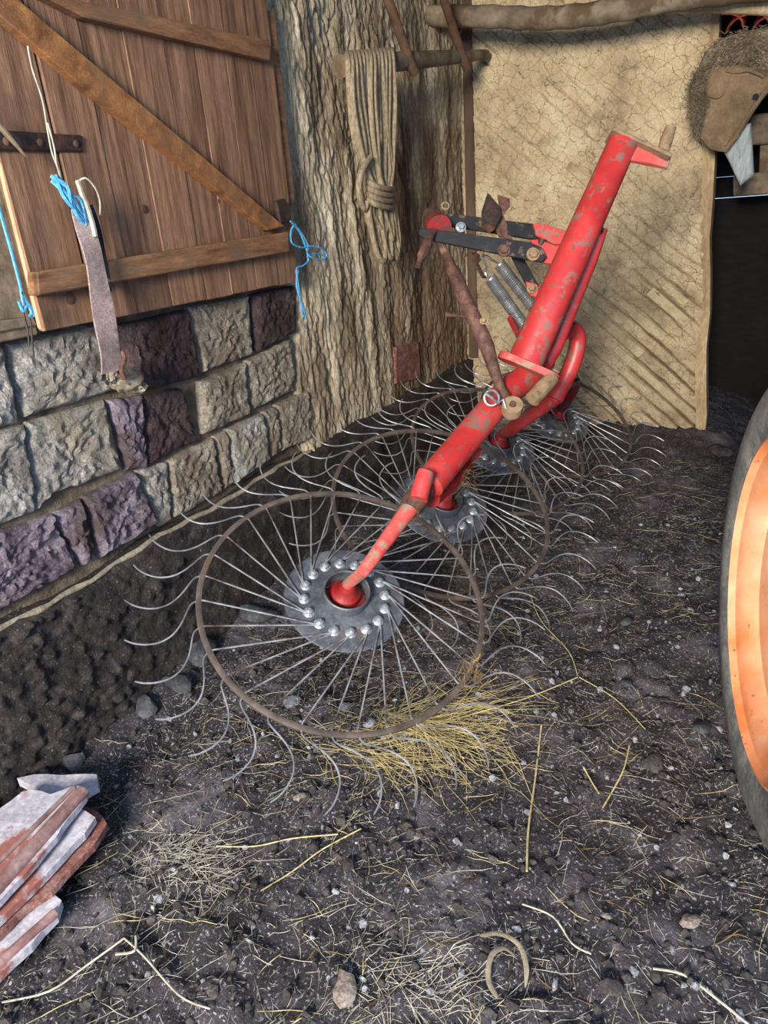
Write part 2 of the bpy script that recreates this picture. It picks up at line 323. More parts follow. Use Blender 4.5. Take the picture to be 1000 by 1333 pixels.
# mortar bed behind the blocks
bm = bmesh.new(); prism(bm, [(WX - 0.06, -0.6, 0.47), (WX - 0.06, 2.57, 0.47), (WX - 0.06, 2.57, 1.27), (WX - 0.06, -0.6, 1.27)], (0.028, 0, 0))
finish('mortar_bed', bm, 'mortar', wall_left, smooth=False)
BLK = [
 ([(-60, 462), (8, 450), (30, 552), (-60, 572)], 'block_pale'), ([(13, 447), (130, 421), (155, 508), (37, 544)], 'block_pale'),
 ([(156, 424), (246, 403), (264, 490), (184, 512)], 'block_dark'), ([(250, 399), (328, 383), (334, 462), (269, 485)], 'block_warm'),
 ([(332, 383), (386, 371), (388, 432), (338, 458)], 'block_dark'),
 ([(-60, 578), (36, 553), (50, 668), (-60, 706)], 'block_pale'), ([(40, 550), (142, 522), (163, 611), (72, 646), (52, 664)], 'block_pale'),
 ([(147, 521), (187, 516), (194, 608), (170, 614)], 'block_purple'), ([(189, 515), (240, 505), (262, 574), (197, 606)], 'block_dark'),
 ([(264, 497), (322, 473), (330, 539), (268, 566)], 'block_warm'), ([(325, 469), (384, 440), (388, 508), (334, 534)], 'block_warm'),
 ([(-60, 718), (0, 694), (72, 671), (107, 740), (0, 800), (-60, 830)], 'block_purple'), ([(76, 669), (110, 651), (130, 725), (111, 737)], 'block_purple'),
 ([(115, 647), (180, 615), (209, 681), (134, 726)], 'block_purple'), ([(184, 613), (222, 602), (227, 679), (212, 686)], 'block_pale'),
 ([(225, 600), (280, 571), (294, 641), (230, 677)], 'block_warm'), ([(284, 569), (296, 562), (305, 630), (297, 636)], 'block_warm'),
 ([(299, 559), (344, 539), (353, 598), (309, 629)], 'block_pale'), ([(347, 536), (362, 530), (367, 589), (356, 596)], 'block_warm'),
 ([(364, 527), (404, 508), (408, 570), (370, 588)], 'block_warm'),
]
def rough_slab(name, poly, depth, mt, parent, seed, amp=0.010, res=0.010, normal=Vector((1, 0, 0)), label=None, rnd=0.02, origin=None):
    """polygon (3d, convex, planar) with a knobbly front and rounded edges"""
    poly = [Vector(p) for p in poly]; c = sum(poly, Vector()) / len(poly)
    u = (poly[1] - poly[0]).normalized(); n = normal.normalized(); v = n.cross(u).normalized()
    peri = []
    for i in range(len(poly)):
        a, b = poly[i], poly[(i + 1) % len(poly)]; k = max(2, int((b - a).length / (res * 1.4)))
        for j in range(k): peri.append(a.lerp(b, j / k))
    rad = max((p - c).length for p in poly); nr = max(3, int(rad / res * 0.8)); m_ = len(peri)
    S = np.array([(k + 1) / nr for k in range(nr)]); bm = bmesh.new(); rings = []
    mind = min((peri[i] - c).length for i in range(m_))
    pts = []
    for s in S:
        for p in peri:
            q = c.lerp(p, s); pts.append(q)
    a = np.array([(q.dot(u), q.dot(v)) for q in pts])
    nz = (fbm(a[:, 0] * 60, a[:, 1] * 60, seed, 3) - 0.5) * amp * 2.6 + (fbm(a[:, 0] * 14, a[:, 1] * 14, seed + 5, 2) - 0.5) * amp * 1.5
    jj = (fbm(a[:, 0] * 30, a[:, 1] * 30, seed + 9, 2) - 0.5) * 0.012
    idx = 0
    for s in S:
        ring = []
        edge_d = (1 - s) * mind
        drop = 0 if edge_d > rnd else (rnd - math.sqrt(max(0, rnd * rnd - (rnd - edge_d) ** 2)))
        for p in peri:
            q = pts[idx]; dirc = (q - c).normalized() if (q - c).length > 1e-5 else u
            ring.append(bm.verts.new(q + n * (depth + nz[idx] - drop) + dirc * (jj[idx] if s > 0.8 else 0))); idx += 1
        rings.append(ring)
    back = [bm.verts.new(p + n * 0.0) for p in peri]
    cv = bm.verts.new(c + n * (depth)); R0 = rings[0]
    for i in range(m_): bm.faces.new((cv, R0[i], R0[(i + 1) % m_]))
    for A, B in zip(rings, rings[1:] + [back]):
        for i in range(m_): bm.faces.new((A[i], B[i], B[(i + 1) % m_], A[(i + 1) % m_]))
    bm.faces.new(back[::-1])
    o = finish(name, bm, mt, parent, origin=origin)
    if label: o['label'] = label
    return o
for i, (q, mt) in enumerate(BLK):
    poly = [ptX(px, py, WX + 0.005) for px, py in q]
    for p in poly: p.x = WX - 0.05
    rough_slab('concrete_block', poly, 0.055 + random.uniform(-0.006, 0.01), mt, wall_left, 100 + i, amp=0.009 if mt != 'block_purple' else 0.013)
for i in (0, 5, 11):                        # the courses run on to the left
    q = BLK[i][0]; a, b = ptX(*q[0], WX - 0.05), ptX(*q[-1], WX - 0.05); y1 = min(a.y, b.y) - 0.015
    for k in range(2):
        ya_, yb2 = y1 - 0.40, y1; y1 -= 0.415
        rough_slab('concrete_block', [Vector((WX - 0.05, ya_, a.z)), Vector((WX - 0.05, yb2, a.z)), Vector((WX - 0.05, yb2, b.z)), Vector((WX - 0.05, ya_, b.z))], 0.056, BLK[i][1], wall_left, 150 + i + k)
# brick showing in the plaster foot and a mortar ledge
bm = bmesh.new(); q = [ptX(a, b, WX + 0.02) for a, b in ((516, 452), (545, 444), (548, 492), (516, 500))]
prism(bm, q, (-0.08, 0, 0), 0.004); o = finish('brick', bm, 'tile_edge', wall_left, smooth=False); o['label'] = 'red brick showing through the plaster'
# footing
zf = np.arange(-0.10, 0.53, 0.0085); yf = np.arange(-0.6, BY + 0.05, 0.0105); Yf, Zf = np.meshgrid(yf, zf)
f1, f2, idv = voro(Yf * 22, Zf * 22, 71); g1, g2, idg = voro(Yf * 46, Zf * 46, 73)
peb = np.clip(1.3 - (Yf - 0.6) * 0.8, 0.25, 1)
Xf = WX + 0.03 + 0.05 * np.clip((0.5 - Zf) / 0.5, 0, 1) + 0.045 * (fbm(Yf * 6, Zf * 6, 74, 3) - 0.5) + peb * (0.030 * np.clip(0.55 - f1, 0, 1) * idv * 1.8 + 0.016 * np.clip(0.6 - g1, 0, 1) * (idg > .3)) 
topf = np.clip((Zf - 0.495 - 0.012 * np.sin(Yf * 9)) / 0.02, 0, 1)
Xf = Xf - 0.085 * topf
footing = struct(gridmesh('wall_footing', Xf, Yf, Zf, 'footing', flip=True)); footing['label'] = 'dark knobbly concrete footing under the block wall'
footing.name = 'trim_1'
bm = bmesh.new(); L_ = []
for k in range(60):
    y = -0.5 + k * 0.052; L_.append((WX + 0.008 + 0.008 * math.sin(k * 1.7), y, 0.505 + 0.012 * math.sin(y * 9) * 0.5))
tube(bm, L_, [0.006 + 0.006 * random.random() for _ in L_], 8, flat=1.0); o = finish('trim_2', bm, 'ledge'); struct(o); o['label'] = 'pale mortar ledge between the blocks and the dark footing'

# ------------------------------------------------------------------ back wall: cracked mud on diagonal laths
def bx_right(z): return -0.16 - 0.075 * max(0, z - 0.0)
U = np.linspace(0, 1, 290); Zb = np.arange(-0.05, 2.75, 0.0055)
Ub, Zbb = np.meshgrid(U, Zb); XR = -0.19 - 0.075 * np.clip(Zbb, 0, 9); Xb = (WX - 0.02) + Ub * (XR - (WX - 0.02))
sd = (Xb * math.sin(math.radians(40)) + Zbb * math.cos(math.radians(40)))     # across the laths (they run down to the right)
ad = (Xb * math.cos(math.radians(40)) - Zbb * math.sin(math.radians(40)))
ph = sd / 0.078 + 0.7 * (fbm(Xb * 2, Zbb * 2, 81, 2) - 0.5) + 0.16 * (fbm(Xb * 14, Zbb * 14, 82, 2) - 0.5)
fr = ph - np.floor(ph); cover = np.clip((fbm(Xb * 2.2, Zbb * 2.2, 83, 3) - 0.30) * 3, 0, 1)
groove = np.clip(1 - np.minimum(fr, 1 - fr) / (0.03 + 0.12 * fbm(Xb * 7, Zbb * 7, 99, 2)), 0, 1) ** 0.6
strip = _hash(np.floor(ph), np.floor(ad * 1.2 + _hash(np.floor(ph), 0 * ph, 3) * 5), 5)
lowr = np.clip((Xb + 1.35) / 0.5, 0, 1) * np.clip((1.35 - Zbb) / 0.4, 0, 1)
groove = groove * np.clip((vn(ad * 3.2 + 7 * np.floor(ph), np.floor(ph) * 3.7, 17) - 0.48 + 0.25 * lowr) * 5, 0.06, 1) * (0.45 + 0.55 * lowr)
rb = 0.02 * (fbm(Xb * 3, Zbb * 3, 85, 3) - 0.5) + 0.010 * (fbm(Xb * 20, Zbb * 20, 86, 3) - 0.5) - 0.045 * groove * (strip > 0.22) * (0.45 + 0.55 * (1 - cover)) + 0.014 * fr
c1, c2, ci = voro(Xb * 12 + 0.5 * fbm(Xb * 9, Zbb * 9, 87, 2), Zbb * 12, 88)
rb -= 0.016 * np.clip(1 - (c2 - c1) / 0.05, 0, 1) - 0.006 * ci
Yb = BY - 0.02 - rb
wall_back = struct(gridmesh('wall_back', Xb, Yb, Zbb, 'mud', flip=False)); _a = wall_back.data.attributes.new('bare', 'FLOAT', 'POINT'); _a.data.foreach_set('value', np.clip(groove * 1.5 * (strip > 0.22) * (0.4 + 0.6 * (1 - cover)), 0, 1).ravel().astype(np.float32))
wall_back['label'] = 'cracked tan mud panel daubed over diagonal laths'
# laths left bare or thinly daubed
nl = 0; lr = random.Random(4)
dirl = Vector((math.cos(math.radians(40)), 0, -math.sin(math.radians(40)))); perp = Vector((math.sin(math.radians(40)), 0, math.cos(math.radians(40))))
for k in range(-30, 40):
    for rep in range(3):
        s = (k + 0.5) * 0.078; x0 = lr.uniform(-1.6, -0.3); z0 = (s - x0 * perp.x) / perp.z
        if not (0.12 < z0 < 2.3): continue
        lowright = (x0 > -1.0 and z0 < 1.1)
        if lr.random() > (0.85 if lowright else 0.2): continue
        ln = lr.uniform(0.18, 0.6) if lowright else lr.uniform(0.08, 0.22)
        a = Vector((x0, 0, z0)) - dirl * ln / 2; b = a + dirl * ln
        if a.x < -1.72 or b.x > bx_right(b.z) - 0.08 or b.z < 0.05 or a.z > 2.5: continue
        hw = lr.uniform(0.020, 0.030); yb = BY - 0.010; bm = bmesh.new()
        j = lambda: lr.uniform(-0.004, 0.004)
        prism(bm, [(a.x - perp.x * hw + j(), yb, a.z - perp.z * hw), (b.x - perp.x * hw + j(), yb, b.z - perp.z * hw + j()), (b.x + perp.x * hw, yb, b.z + perp.z * hw), (a.x + perp.x * hw + j(), yb, a.z + perp.z * hw)], (0, -0.026 - lr.uniform(0, 0.010), 0), 0.004)
        finish('lath', bm, 'lath', wall_back, smooth=False); nl += 1
# jamb post at the right of the panel
post = []
for s in np.linspace(0, 1, 14): post.append((s, -0.05 + s * 2.75))
bm = bmesh.new()
for side in (0,):
    rings = []
    for s, z in post:
        xr = bx_right(z) ; wd = 0.065 + 0.012 * math.sin(z * 5); x1 = xr + 0.008 * math.sin(z * 9)
        rings.append([bm.verts.new(p) for p in ((x1 - wd, BY + 0.10, z), (x1 - wd + 0.006, BY - 0.03, z), (x1 - wd * 0.5, BY - 0.047, z), (x1 - 0.004, BY - 0.035, z), (x1, BY + 0.10, z))])
    for A, B in zip(rings, rings[1:]):
        for i in range(5): bm.faces.new((A[i], A[(i + 1) % 5], B[(i + 1) % 5], B[i]))
    bm.faces.new(rings[0]); bm.faces.new(rings[-1])
o = struct(finish('trim_3', bm, 'post', smooth=False)); o['label'] = 'mud smeared timber post edging the daubed panel'
# dark board strip in the corner
bm = bmesh.new(); prism(bm, [(WX + 0.01, BY - 0.02, 0.5), (WX + 0.075, BY - 0.02, 0.5), (WX + 0.07, BY - 0.02, 2.7), (WX + 0.01, BY - 0.02, 2.7)], (0, -0.03, 0), 0.006)
o = struct(finish('trim_4', bm, 'plaster_dark', smooth=False)); o['label'] = 'dark weathered corner lath'

# rest of the barn shell: dark bay beyond the panel, roof
def slab(name, a, b, mt, bev=0):
    x0, y0, z0 = a; x1, y1, z1 = b; bm = bmesh.new(); prism(bm, [(x0, y0, z0), (x1, y0, z0), (x1, y1, z0), (x0, y1, z0)], (0, 0, z1 - z0), bev); return finish(name, bm, mt, smooth=False)
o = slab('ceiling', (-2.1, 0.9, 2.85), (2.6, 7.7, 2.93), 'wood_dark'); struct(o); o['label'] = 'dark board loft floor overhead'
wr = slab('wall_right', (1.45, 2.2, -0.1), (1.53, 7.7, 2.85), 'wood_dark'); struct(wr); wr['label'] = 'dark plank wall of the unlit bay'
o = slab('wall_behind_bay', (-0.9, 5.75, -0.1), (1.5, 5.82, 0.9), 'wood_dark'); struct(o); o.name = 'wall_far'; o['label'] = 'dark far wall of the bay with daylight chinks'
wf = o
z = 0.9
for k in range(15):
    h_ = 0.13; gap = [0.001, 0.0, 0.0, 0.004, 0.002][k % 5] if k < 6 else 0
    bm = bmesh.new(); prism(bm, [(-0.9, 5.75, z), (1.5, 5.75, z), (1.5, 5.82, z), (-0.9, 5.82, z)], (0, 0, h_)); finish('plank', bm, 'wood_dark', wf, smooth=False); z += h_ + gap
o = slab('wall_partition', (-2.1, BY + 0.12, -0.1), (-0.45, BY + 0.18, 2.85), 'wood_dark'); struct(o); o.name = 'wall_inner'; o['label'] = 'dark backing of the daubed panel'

# ------------------------------------------------------------------ plank shutter door on the left wall
door = empty('door_1', (WX, 1.9, 1.27), 'brown plank hatch door with ledges and diagonal brace', None, kind='structure')
yb_ = [1.292, 1.475, 1.63, 1.79, 1.955, 2.10, 2.255, 2.40, 2.545]
DX = -1.70
for i in range(8):
    y0, y1 = yb_[i] + 0.001, yb_[i + 1] - 0.001
    if i == 0: y1 -= 0.006
    bm = bmesh.new(); zb = 1.272 - 0.010 * (i / 7) + random.uniform(-0.003, 0.003); t = random.uniform(-0.003, 0.003)
    lean = 0.0
    prism(bm, [(DX + t, y0, zb), (DX + t, y1, zb - 0.001), (DX + t, y1, 2.70), (DX + t, y0, 2.70)], (-0.030, 0, 0), 0.0015)
    finish('plank', bm, 'wood_door', door, smooth=False)
def board_px(name, q, xf, th, mt, parent, bev=0.004, label=None):
    poly = [ptX(a, b, xf) for a, b in q]; bm = bmesh.new(); prism(bm, poly, (-th, 0, 0), bev); o = finish(name, bm, mt, parent, smooth=False)
    if label: o['label'] = label
    return o
board_px('ledge', [(48, 354), (376, 302), (377, 328), (50, 385)], -1.655, 0.042, 'wood_rail', door)
board_px('ledge', [(40, -14), (70, -6), (200, 20), (352, 52), (352, 79), (215, 47), (110, 22)], -1.662, 0.036, 'wood_rail', door)
board_px('brace', [(-20, -37), (20, -3), (120, 82), (372, 295), (350, 300), (220, 198), (120, 121), (-20, 3)], -1.665, 0.033, 'wood_brace', door, label='orange brown diagonal brace')
board_px('edge_strip', [(345, 14), (358, 14), (384, 262), (380, 268), (371, 262)], -1.712, 0.05, 'wood_rail', door)
board_px('edge_strip', [(-4, 200), (14, 232), (72, 400), (60, 432), (52, 428), (8, 245)], -1.703, 0.012, 'wood_edge', door, label='pale split edge of the door')
hg = board_px('strap_hinge', [(-30, 167), (108, 176), (109, 198), (-30, 195)], -1.690, 0.010, 'iron_dark', door, label='rusty dark iron strap hinge')
for px, py in ((99, 187), (52, 186), (8, 184)):
    bm = bmesh.new(); lathe(bm, ptX(px, py, -1.691), (1, 0, 0), [(0.010, 0), (0.010, 0.003), (0.004, 0.007)], 12); finish('rivet', bm, 'rust', hg)
board_px('latch', [(360, 262), (372, 258), (380, 288), (366, 292)], -1.665, 0.02, 'iron_dark', door, label='small dark iron latch')
for px, py, r_ in ((188, 272, 0.013), (90, 388, 0.017), (285, 262, 0.008)):
    bm = bmesh.new(); lathe(bm, ptX(px, py, DX + 0.0005), (1, 0, 0), [(r_, 0), (r_ * 0.9, 0.002), (r_ * 0.3, 0.0028)], 14); finish('knot', bm, 'wood_brown', door)['label'] = 'dark knot in the plank'
# boards left of the door
bd = empty('trim_5', (WX, 1.2, 1.3), 'old grey brown boards left of the hatch door', None, kind='structure')
board_px('board', [(-230, 232), (6, 245), (52, 412), (-230, 444)], -1.735, 0.025, 'wood_grey', bd)
board_px('board', [(-230, 448), (44, 412), (50, 424), (-230, 472)], -1.712, 0.05, 'wood_grey', bd, label='grey timber sill edge')
board_px('board', [(-230, 468), (48, 422), (50, 436), (-230, 494)], -1.722, 0.04, 'wood_grey', bd)

# ------------------------------------------------------------------ hay rake
rake = empty('hay_rake', (-0.95, 2.5, 0), 'red four wheel hay rake folded up on the earth floor against the wall', 'farm implement')
NRM = Vector((0.405, -0.268, 0.874)).normalized()
RR = 0.46
low = (Vector((0, 0, -1)) + NRM * NRM.z).normalized()            # downhill in the wheel plane
ya = NRM.cross(low)
WC = [Vector((-1.070, 1.657, 0.352)), Vector((-1.061, 2.468, 0.35)), Vector((-1.098, 3.33, 0.33)), ptY(724, 547, 4.02)]
rot = Matrix((low, ya, NRM)).transposed()                        # local x = downhill, z = normal
def m_from(bm, name, smooth=True):
    bmesh.ops.recalc_face_normals(bm, faces=bm.faces)
    me = bpy.data.meshes.new(name); bm.to_mesh(me); bm.free()
    if smooth:
        me.polygons.foreach_set('use_smooth', [True] * len(me.polygons))
        try: me.set_sharp_from_angle(angle=math.radians(38))
        except Exception: pass
    return me
def pol(r, a, z=0): return Vector((r * math.cos(a), r * math.sin(a), z))
# disc with central hole ring
bm = bmesh.new(); lathe(bm, (0, 0, 0), (0, 0, 1), [(0.072, 0.0), (0.197, 0.0), (0.199, 0.003), (0.197, 0.006), (0.085, 0.012), (0.072, 0.012)], 48, True); disc_me = m_from(bm, 'wheel_disc'); disc_me.materials.append(MT['steel_disc'])
bm = bmesh.new(); lathe(bm, (0, 0, 0), (0, 0, 1), [(0.070, 0.0), (0.076, 0.0), (0.078, 0.045), (0.075, 0.048), (0.070, 0.045)], 36, True); ring_me = m_from(bm, 'hub_ring'); ring_me.materials.append(MT['steel_disc'])
bm = bmesh.new(); lathe(bm, (0, 0, 0), (0, 0, 1), [(0.066, 0.0), (0.066, 0.006), (0.050, 0.012), (0.047, 0.034), (0.036, 0.042), (0.030, 0.060), (0.022, 0.075)], 28); hub_me = m_from(bm, 'hub'); hub_me.materials.append(MT['red_dark'])
bm = bmesh.new(); lathe(bm, (0, 0, 0), (0, 0, 1), [(0.0185, 0), (0.019, 0.003), (0.017, 0.006), (0.012, 0.008)], 16)
lathe(bm, (0, 0, 0.006), (0, 0, 1), [(0.012, 0), (0.012, 0.011), (0.008, 0.013)], 6); lathe(bm, (0, 0, 0.018), (0, 0, 1), [(0.006, 0), (0.0055, 0.006)], 8); bolt_me = m_from(bm, 'bolt'); bolt_me.materials.append(MT['zinc'])
bm = bmesh.new(); lathe(bm, (0, 0, 0), (0, 0, 1), [(RR - 0.006, -0.006), (RR + 0.010, -0.006), (RR + 0.011, 0.006), (RR + 0.002, 0.009), (RR - 0.007, 0.006)], 96, True); rim_me = m_from(bm, 'rim'); rim_me.materials.append(MT['rim_band'])
# tine: from the bolt (angle 0) sweeping clockwise to the rim, then the curved tooth counter-clockwise
# tine meshes: direction "ccw as seen from the hub side" = +angle around local z
def tine(off, name, seedk):
    pts = []; tl = []; a0 = math.radians(off); d = math.radians
    s = pol(0.143, 0, 0.016); e = pol(RR - 0.012, a0, 0.004)
    for k in range(7):
        p = s.lerp(e, k / 6)
        pts.append(p)
    for r, a in ((1.0, 0.2), (1.045, 1.2), (1.07, 3.5), (1.10, 7.2), (1.14, 10.5), (1.20, 13.2), (1.28, 14.4), (1.36, 14.0), (1.43, 12.8), (1.48, 11.3)):
        tl.append(pol(RR * r, a0 + d(a), 0.004))
    pts += spline(tl, 3); bm = bmesh.new(); tube(bm, pts, [0.0028] * (len(pts) - 2) + [0.0026, 0.0018], 6); me = m_from(bm, name); me.materials.append(MT['tine_steel']); return me
TIN = [[tine(o + j, 'tine', 0) for j in (0, 1.2, -1.0)] for o in (-36.5, -47.75)]
def lerp_rot(o, loc, rz): o.location = loc; o.rotation_euler = (0, 0, rz)
for wi, c in enumerate(WC):
    wh = link('rake_wheel', disc_me, None, rake); wh.location = c - Vector(rake.location)
    wh.rotation_euler = rot.to_euler()
    link('rim', rim_me, None, wh); link('hub_ring', ring_me, None, wh).location = (0, 0, 0.008)
    link('hub', hub_me, None, wh).location = (0, 0, 0.004)
    ph0 = math.radians([4, 9, 1, 14][wi])
    for k in range(16):
        a = ph0 + k * math.pi / 8
        b = link('bolt', bolt_me, None, wh); lerp_rot(b, pol(0.134, a, 0.008), a)
        for j in range(2):
            t = link('tine', random.choice(TIN[j]), None, wh); lerp_rot(t, (0, 0, 0), a + random.uniform(-0.012, 0.012))
def rpart(name, build, mt, label=None, parent=None, smooth=True):
    bm = bmesh.new(); build(bm); o = finish(name, bm, mt, parent or rake, smooth=smooth)
    if label: o['label'] = label
    return o
H = [c + NRM * 0.075 for c in WC]
# arm 1
rpart('wheel_arm', lambda bm: tube(bm, [H[0] - NRM * 0.02, H[0] + NRM * 0.015, P(472, 745, 2.05), P(508, 696, 2.12), P(541, 652, 2.2)], [0.017, 0.019, 0.019, 0.024, 0.029], 16), 'red_worn')
rpart('collar', lambda bm: tube(bm, [P(533, 664, 2.18), P(541, 651, 2.2), P(552, 636, 2.22)], [0.036, 0.040, 0.036], 16), 'rust', 'muddy rusty collar')
rpart('socket', lambda bm: tube(bm, [P(545, 650, 2.16), P(549, 634, 2.17), P(555, 614, 2.18)], [0.029, 0.029, 0.027], 14), 'red_paint')
rpart('main_tube', lambda bm: tube(bm, spline([P(556, 634, 2.25), P(575, 610, 2.3), P(641, 532, 2.48), P(664, 508, 2.55), P(690, 488, 2.62), P(706, 470, 2.7)], 4), [0.038] + [0.052] * 20, 22), 'red_paint')
rpart('wheel_arm', lambda bm: tube(bm, spline([H[1] - NRM * 0.02, H[1] + NRM * 0.03, P(594, 622, 2.75), P(604, 600, 2.55), P(618, 585, 2.48)], 4), 0.030, 14), 'red_paint')
rpart('brace_tube', lambda bm: tube(bm, [P(560, 648, 2.3), P(580, 630, 2.4), P(604, 606, 2.5)], 0.036, 14), 'red_dark')
# bent tube carrying the far wheels
rpart('bent_tube', lambda bm: tube(bm, spline([P(668, 508, 2.62), P(690, 482, 2.66), P(712, 454, 2.74), P(728, 434, 2.8), P(744, 428, 2.86), P(752, 440, 2.9), P(748, 466, 2.92), P(738, 490, 2.94), P(722, 520, 2.95)], 6), [0.040] * 22 + [0.036] * 30, 16), 'red_paint')
rpart('wheel_arm', lambda bm: tube(bm, spline([H[2] - NRM * 0.02, H[2] + NRM * 0.03, P(664, 560, 3.25), P(690, 541, 3.1), P(712, 526, 3.0), P(728, 514, 2.95)], 4), [0.022, 0.022] + [0.032] * 40, 14), 'red_paint')
rpart('wheel_arm', lambda bm: tube(bm, spline([H[3] - NRM * 0.02, H[3] + NRM * 0.03, P(738, 520, 3.6), P(747, 503, 3.4), P(742, 497, 3.25), P(728, 505, 3.05), P(716, 516, 2.95)], 5), 0.031, 14), 'red_dark')
# mast
MB_, MTp = P(684, 471, 2.52), P(811, 186, 2.42)
ax = (MTp - MB_).normalized(); view = (CAM - MB_).normalized()
sidev = (P(730, 500, 2.52) - P(650, 460, 2.52)); sidev = (sidev - ax * sidev.dot(ax)).normalized(); fwd = ax.cross(sidev).normalized()
rpart('mast', lambda bm: lathe(bm, MB_, ax, [(0.065, 0), (0.052, (MTp - MB_).length), (0.050, (MTp - MB_).length + 0.004)], 32), 'red_worn' if False else 'red_paint')
rpart('side_tube', lambda bm: tube(bm, [P(705, 480, 2.66), P(722, 452, 2.66), P(742, 400, 2.62), P(768, 335, 2.56), P(780, 296, 2.52)], 0.032, 16), 'red_paint')
def stadium(bm, c, u, v, n, half, rad, th):
    pts = []
    for s in (1, -1):
        for k in range(9):
            a = -math.pi / 2 + math.pi * k / 8
            pts.append(c + u * (s * (half + rad * math.cos(a))) + v * (s * rad * math.sin(a)))
    prism(bm, pts, n * th, 0.002)
rpart('lower_plate', lambda bm: stadium(bm, MB_ + sidev * 0.018 - ax * 0.025, sidev, fwd, ax, 0.068, 0.050, 0.026), 'red_worn', 'scuffed pale red end plate', smooth=False)
pb = P(716, 492, 2.49)
rpart('pin', lambda bm: tube(bm, [P(718, 493, 2.49), P(706, 506, 2.46), P(693, 520, 2.44)], [0.027, 0.029, 0.028], 16), 'rust_dusty', 'dusty bare pin')
ptop = MTp + ax * 0.0
rpart('top_plate', lambda bm: prism(bm, [ptop - sidev * 0.056 - fwd * 0.055, ptop + sidev * 0.168 - fwd * 0.045, ptop + sidev * 0.168 + fwd * 0.045, ptop - sidev * 0.056 + fwd * 0.055], ax * 0.012, 0.003), 'rust_dusty', 'muddy top plate', smooth=False)
q0 = [P(818, 186, 2.40), P(876, 199, 2.42), P(870, 218, 2.42), P(848, 213, 2.41), P(822, 208, 2.40)]
rpart('gusset', lambda bm: prism(bm, q0, (MW @ Vector((0, 0, 1))) * 0.02, 0.003), 'red_worn', smooth=False)
rpart('top_pin', lambda bm: tube(bm, [P(863, 198, 2.44), P(868, 182, 2.44), P(873, 166, 2.44)], [0.020, 0.022, 0.019], 16), 'rust_dusty', 'mud caked stub pin')
rpart('stop_block', lambda bm: prism(bm, [P(774, 286, 2.48), P(786, 286, 2.48), P(786, 302, 2.48), P(776, 303, 2.48)], (MW @ Vector((0, 0, 1))) * 0.04, 0.003), 'black_paint', smooth=False)
# linkage
fd = (MW @ Vector((0, 0, 1)))
def bar(name, q, D0, D1, th, mt, label=None, xs_=None):
    xa, xb = min(p[0] for p in q), max(p[0] for p in q)
    poly = [P(px, py, D0 + (D1 - D0) * (px - xa) / (xb - xa)) for px, py in q]
    return rpart(name, lambda bm: prism(bm, poly, fd * th, 0.002), mt, label, smooth=False)
bar('link_bar', [(548, 275), (556, 274), (700, 292), (740, 302), (742, 316), (700, 312), (560, 290)], 2.70, 2.66, 0.012, 'black_paint', 'far black link bar')
lb = bar('link_bar', [(546, 298), (556, 297), (690, 315), (706, 322), (712, 334), (706, 341), (690, 338), (553, 311), (545, 305)], 2.56, 2.52, 0.012, 'black_paint', 'near black link bar')
bar('lug', [(694, 291), (704, 290), (742, 302), (740, 318), (722, 318), (698, 306)], 2.62, 2.58, 0.014, 'red_paint')
bar('lug', [(690, 312), (702, 311), (730, 322), (722, 344), (708, 342)], 2.56, 2.54, 0.014, 'red_paint')
bar('lug', [(684, 366), (700, 370), (702, 388), (690, 384)], 2.64, 2.62, 0.014, 'red_paint')
bar('cross_link', [(664, 330), (680, 332), (702, 372), (694, 380), (684, 368)], 2.64, 2.64, 0.012, 'black_paint')
rpart('bushing', lambda bm: tube(bm, [P(571, 296, 2.60), P(563, 284, 2.70)], 0.042, 20), 'rust', 'red brown rusty bushing')
rpart('collar_ring', lambda bm: tube(bm, [P(572, 297, 2.575), P(569, 293, 2.61)], 0.047, 20), 'red_dark')
def bolt_at(px, py, D, r, mt='rust_dusty', name='bolt'):
    rpart(name, lambda bm: (lathe(bm, P(px, py, D), -fd, [(r * 1.4, -0.004), (r * 1.4, 0.003)], 16), lathe(bm, P(px, py, D), -fd, [(r, 0.0), (r, 0.014), (r * 0.8, 0.017)], 6)), mt)
bolt_at(694, 331, 2.515, 0.017); bolt_at(656, 326, 2.53, 0.016, 'rust'); bolt_at(692, 376, 2.62, 0.013); bolt_at(600, 296, 2.62, 0.014, 'zinc')
rpart('pin', lambda bm: tube(bm, [P(703, 322, 2.57), P(706, 311, 2.56)], 0.017, 14), 'iron_dark', 'grey pin head')
rpart('handle', lambda bm: tube(bm, [P(566, 300, 2.555), P(559, 312, 2.52), P(557, 316, 2.515), P(549, 334, 2.48), P(547, 338, 2.47), P(544, 347, 2.46)], [0.011, 0.012, 0.020, 0.018, 0.011, 0.010], 12), 'rust', 'rusty red handle pin')
rpart('ring_clip', lambda bm: tube(bm, [P(580 + 4.5 * math.cos(a), 268 + 4.5 * math.sin(a), 2.7) for a in np.linspace(0, 2 * math.pi, 20, endpoint=False)], 0.0035, 6, closed=True), 'rust_dusty')
bar('bell_plate', [(635, 250), (652, 270), (653, 282), (643, 300), (638, 303), (628, 298), (627, 275)], 2.62, 2.64, 0.008, 'iron_dark', 'brown rusty plate on the linkage')
bar('bell_plate', [(648, 253), (664, 258), (664, 268), (655, 280), (668, 312), (650, 308), (644, 296), (652, 280)], 2.67, 2.68, 0.010, 'rust')
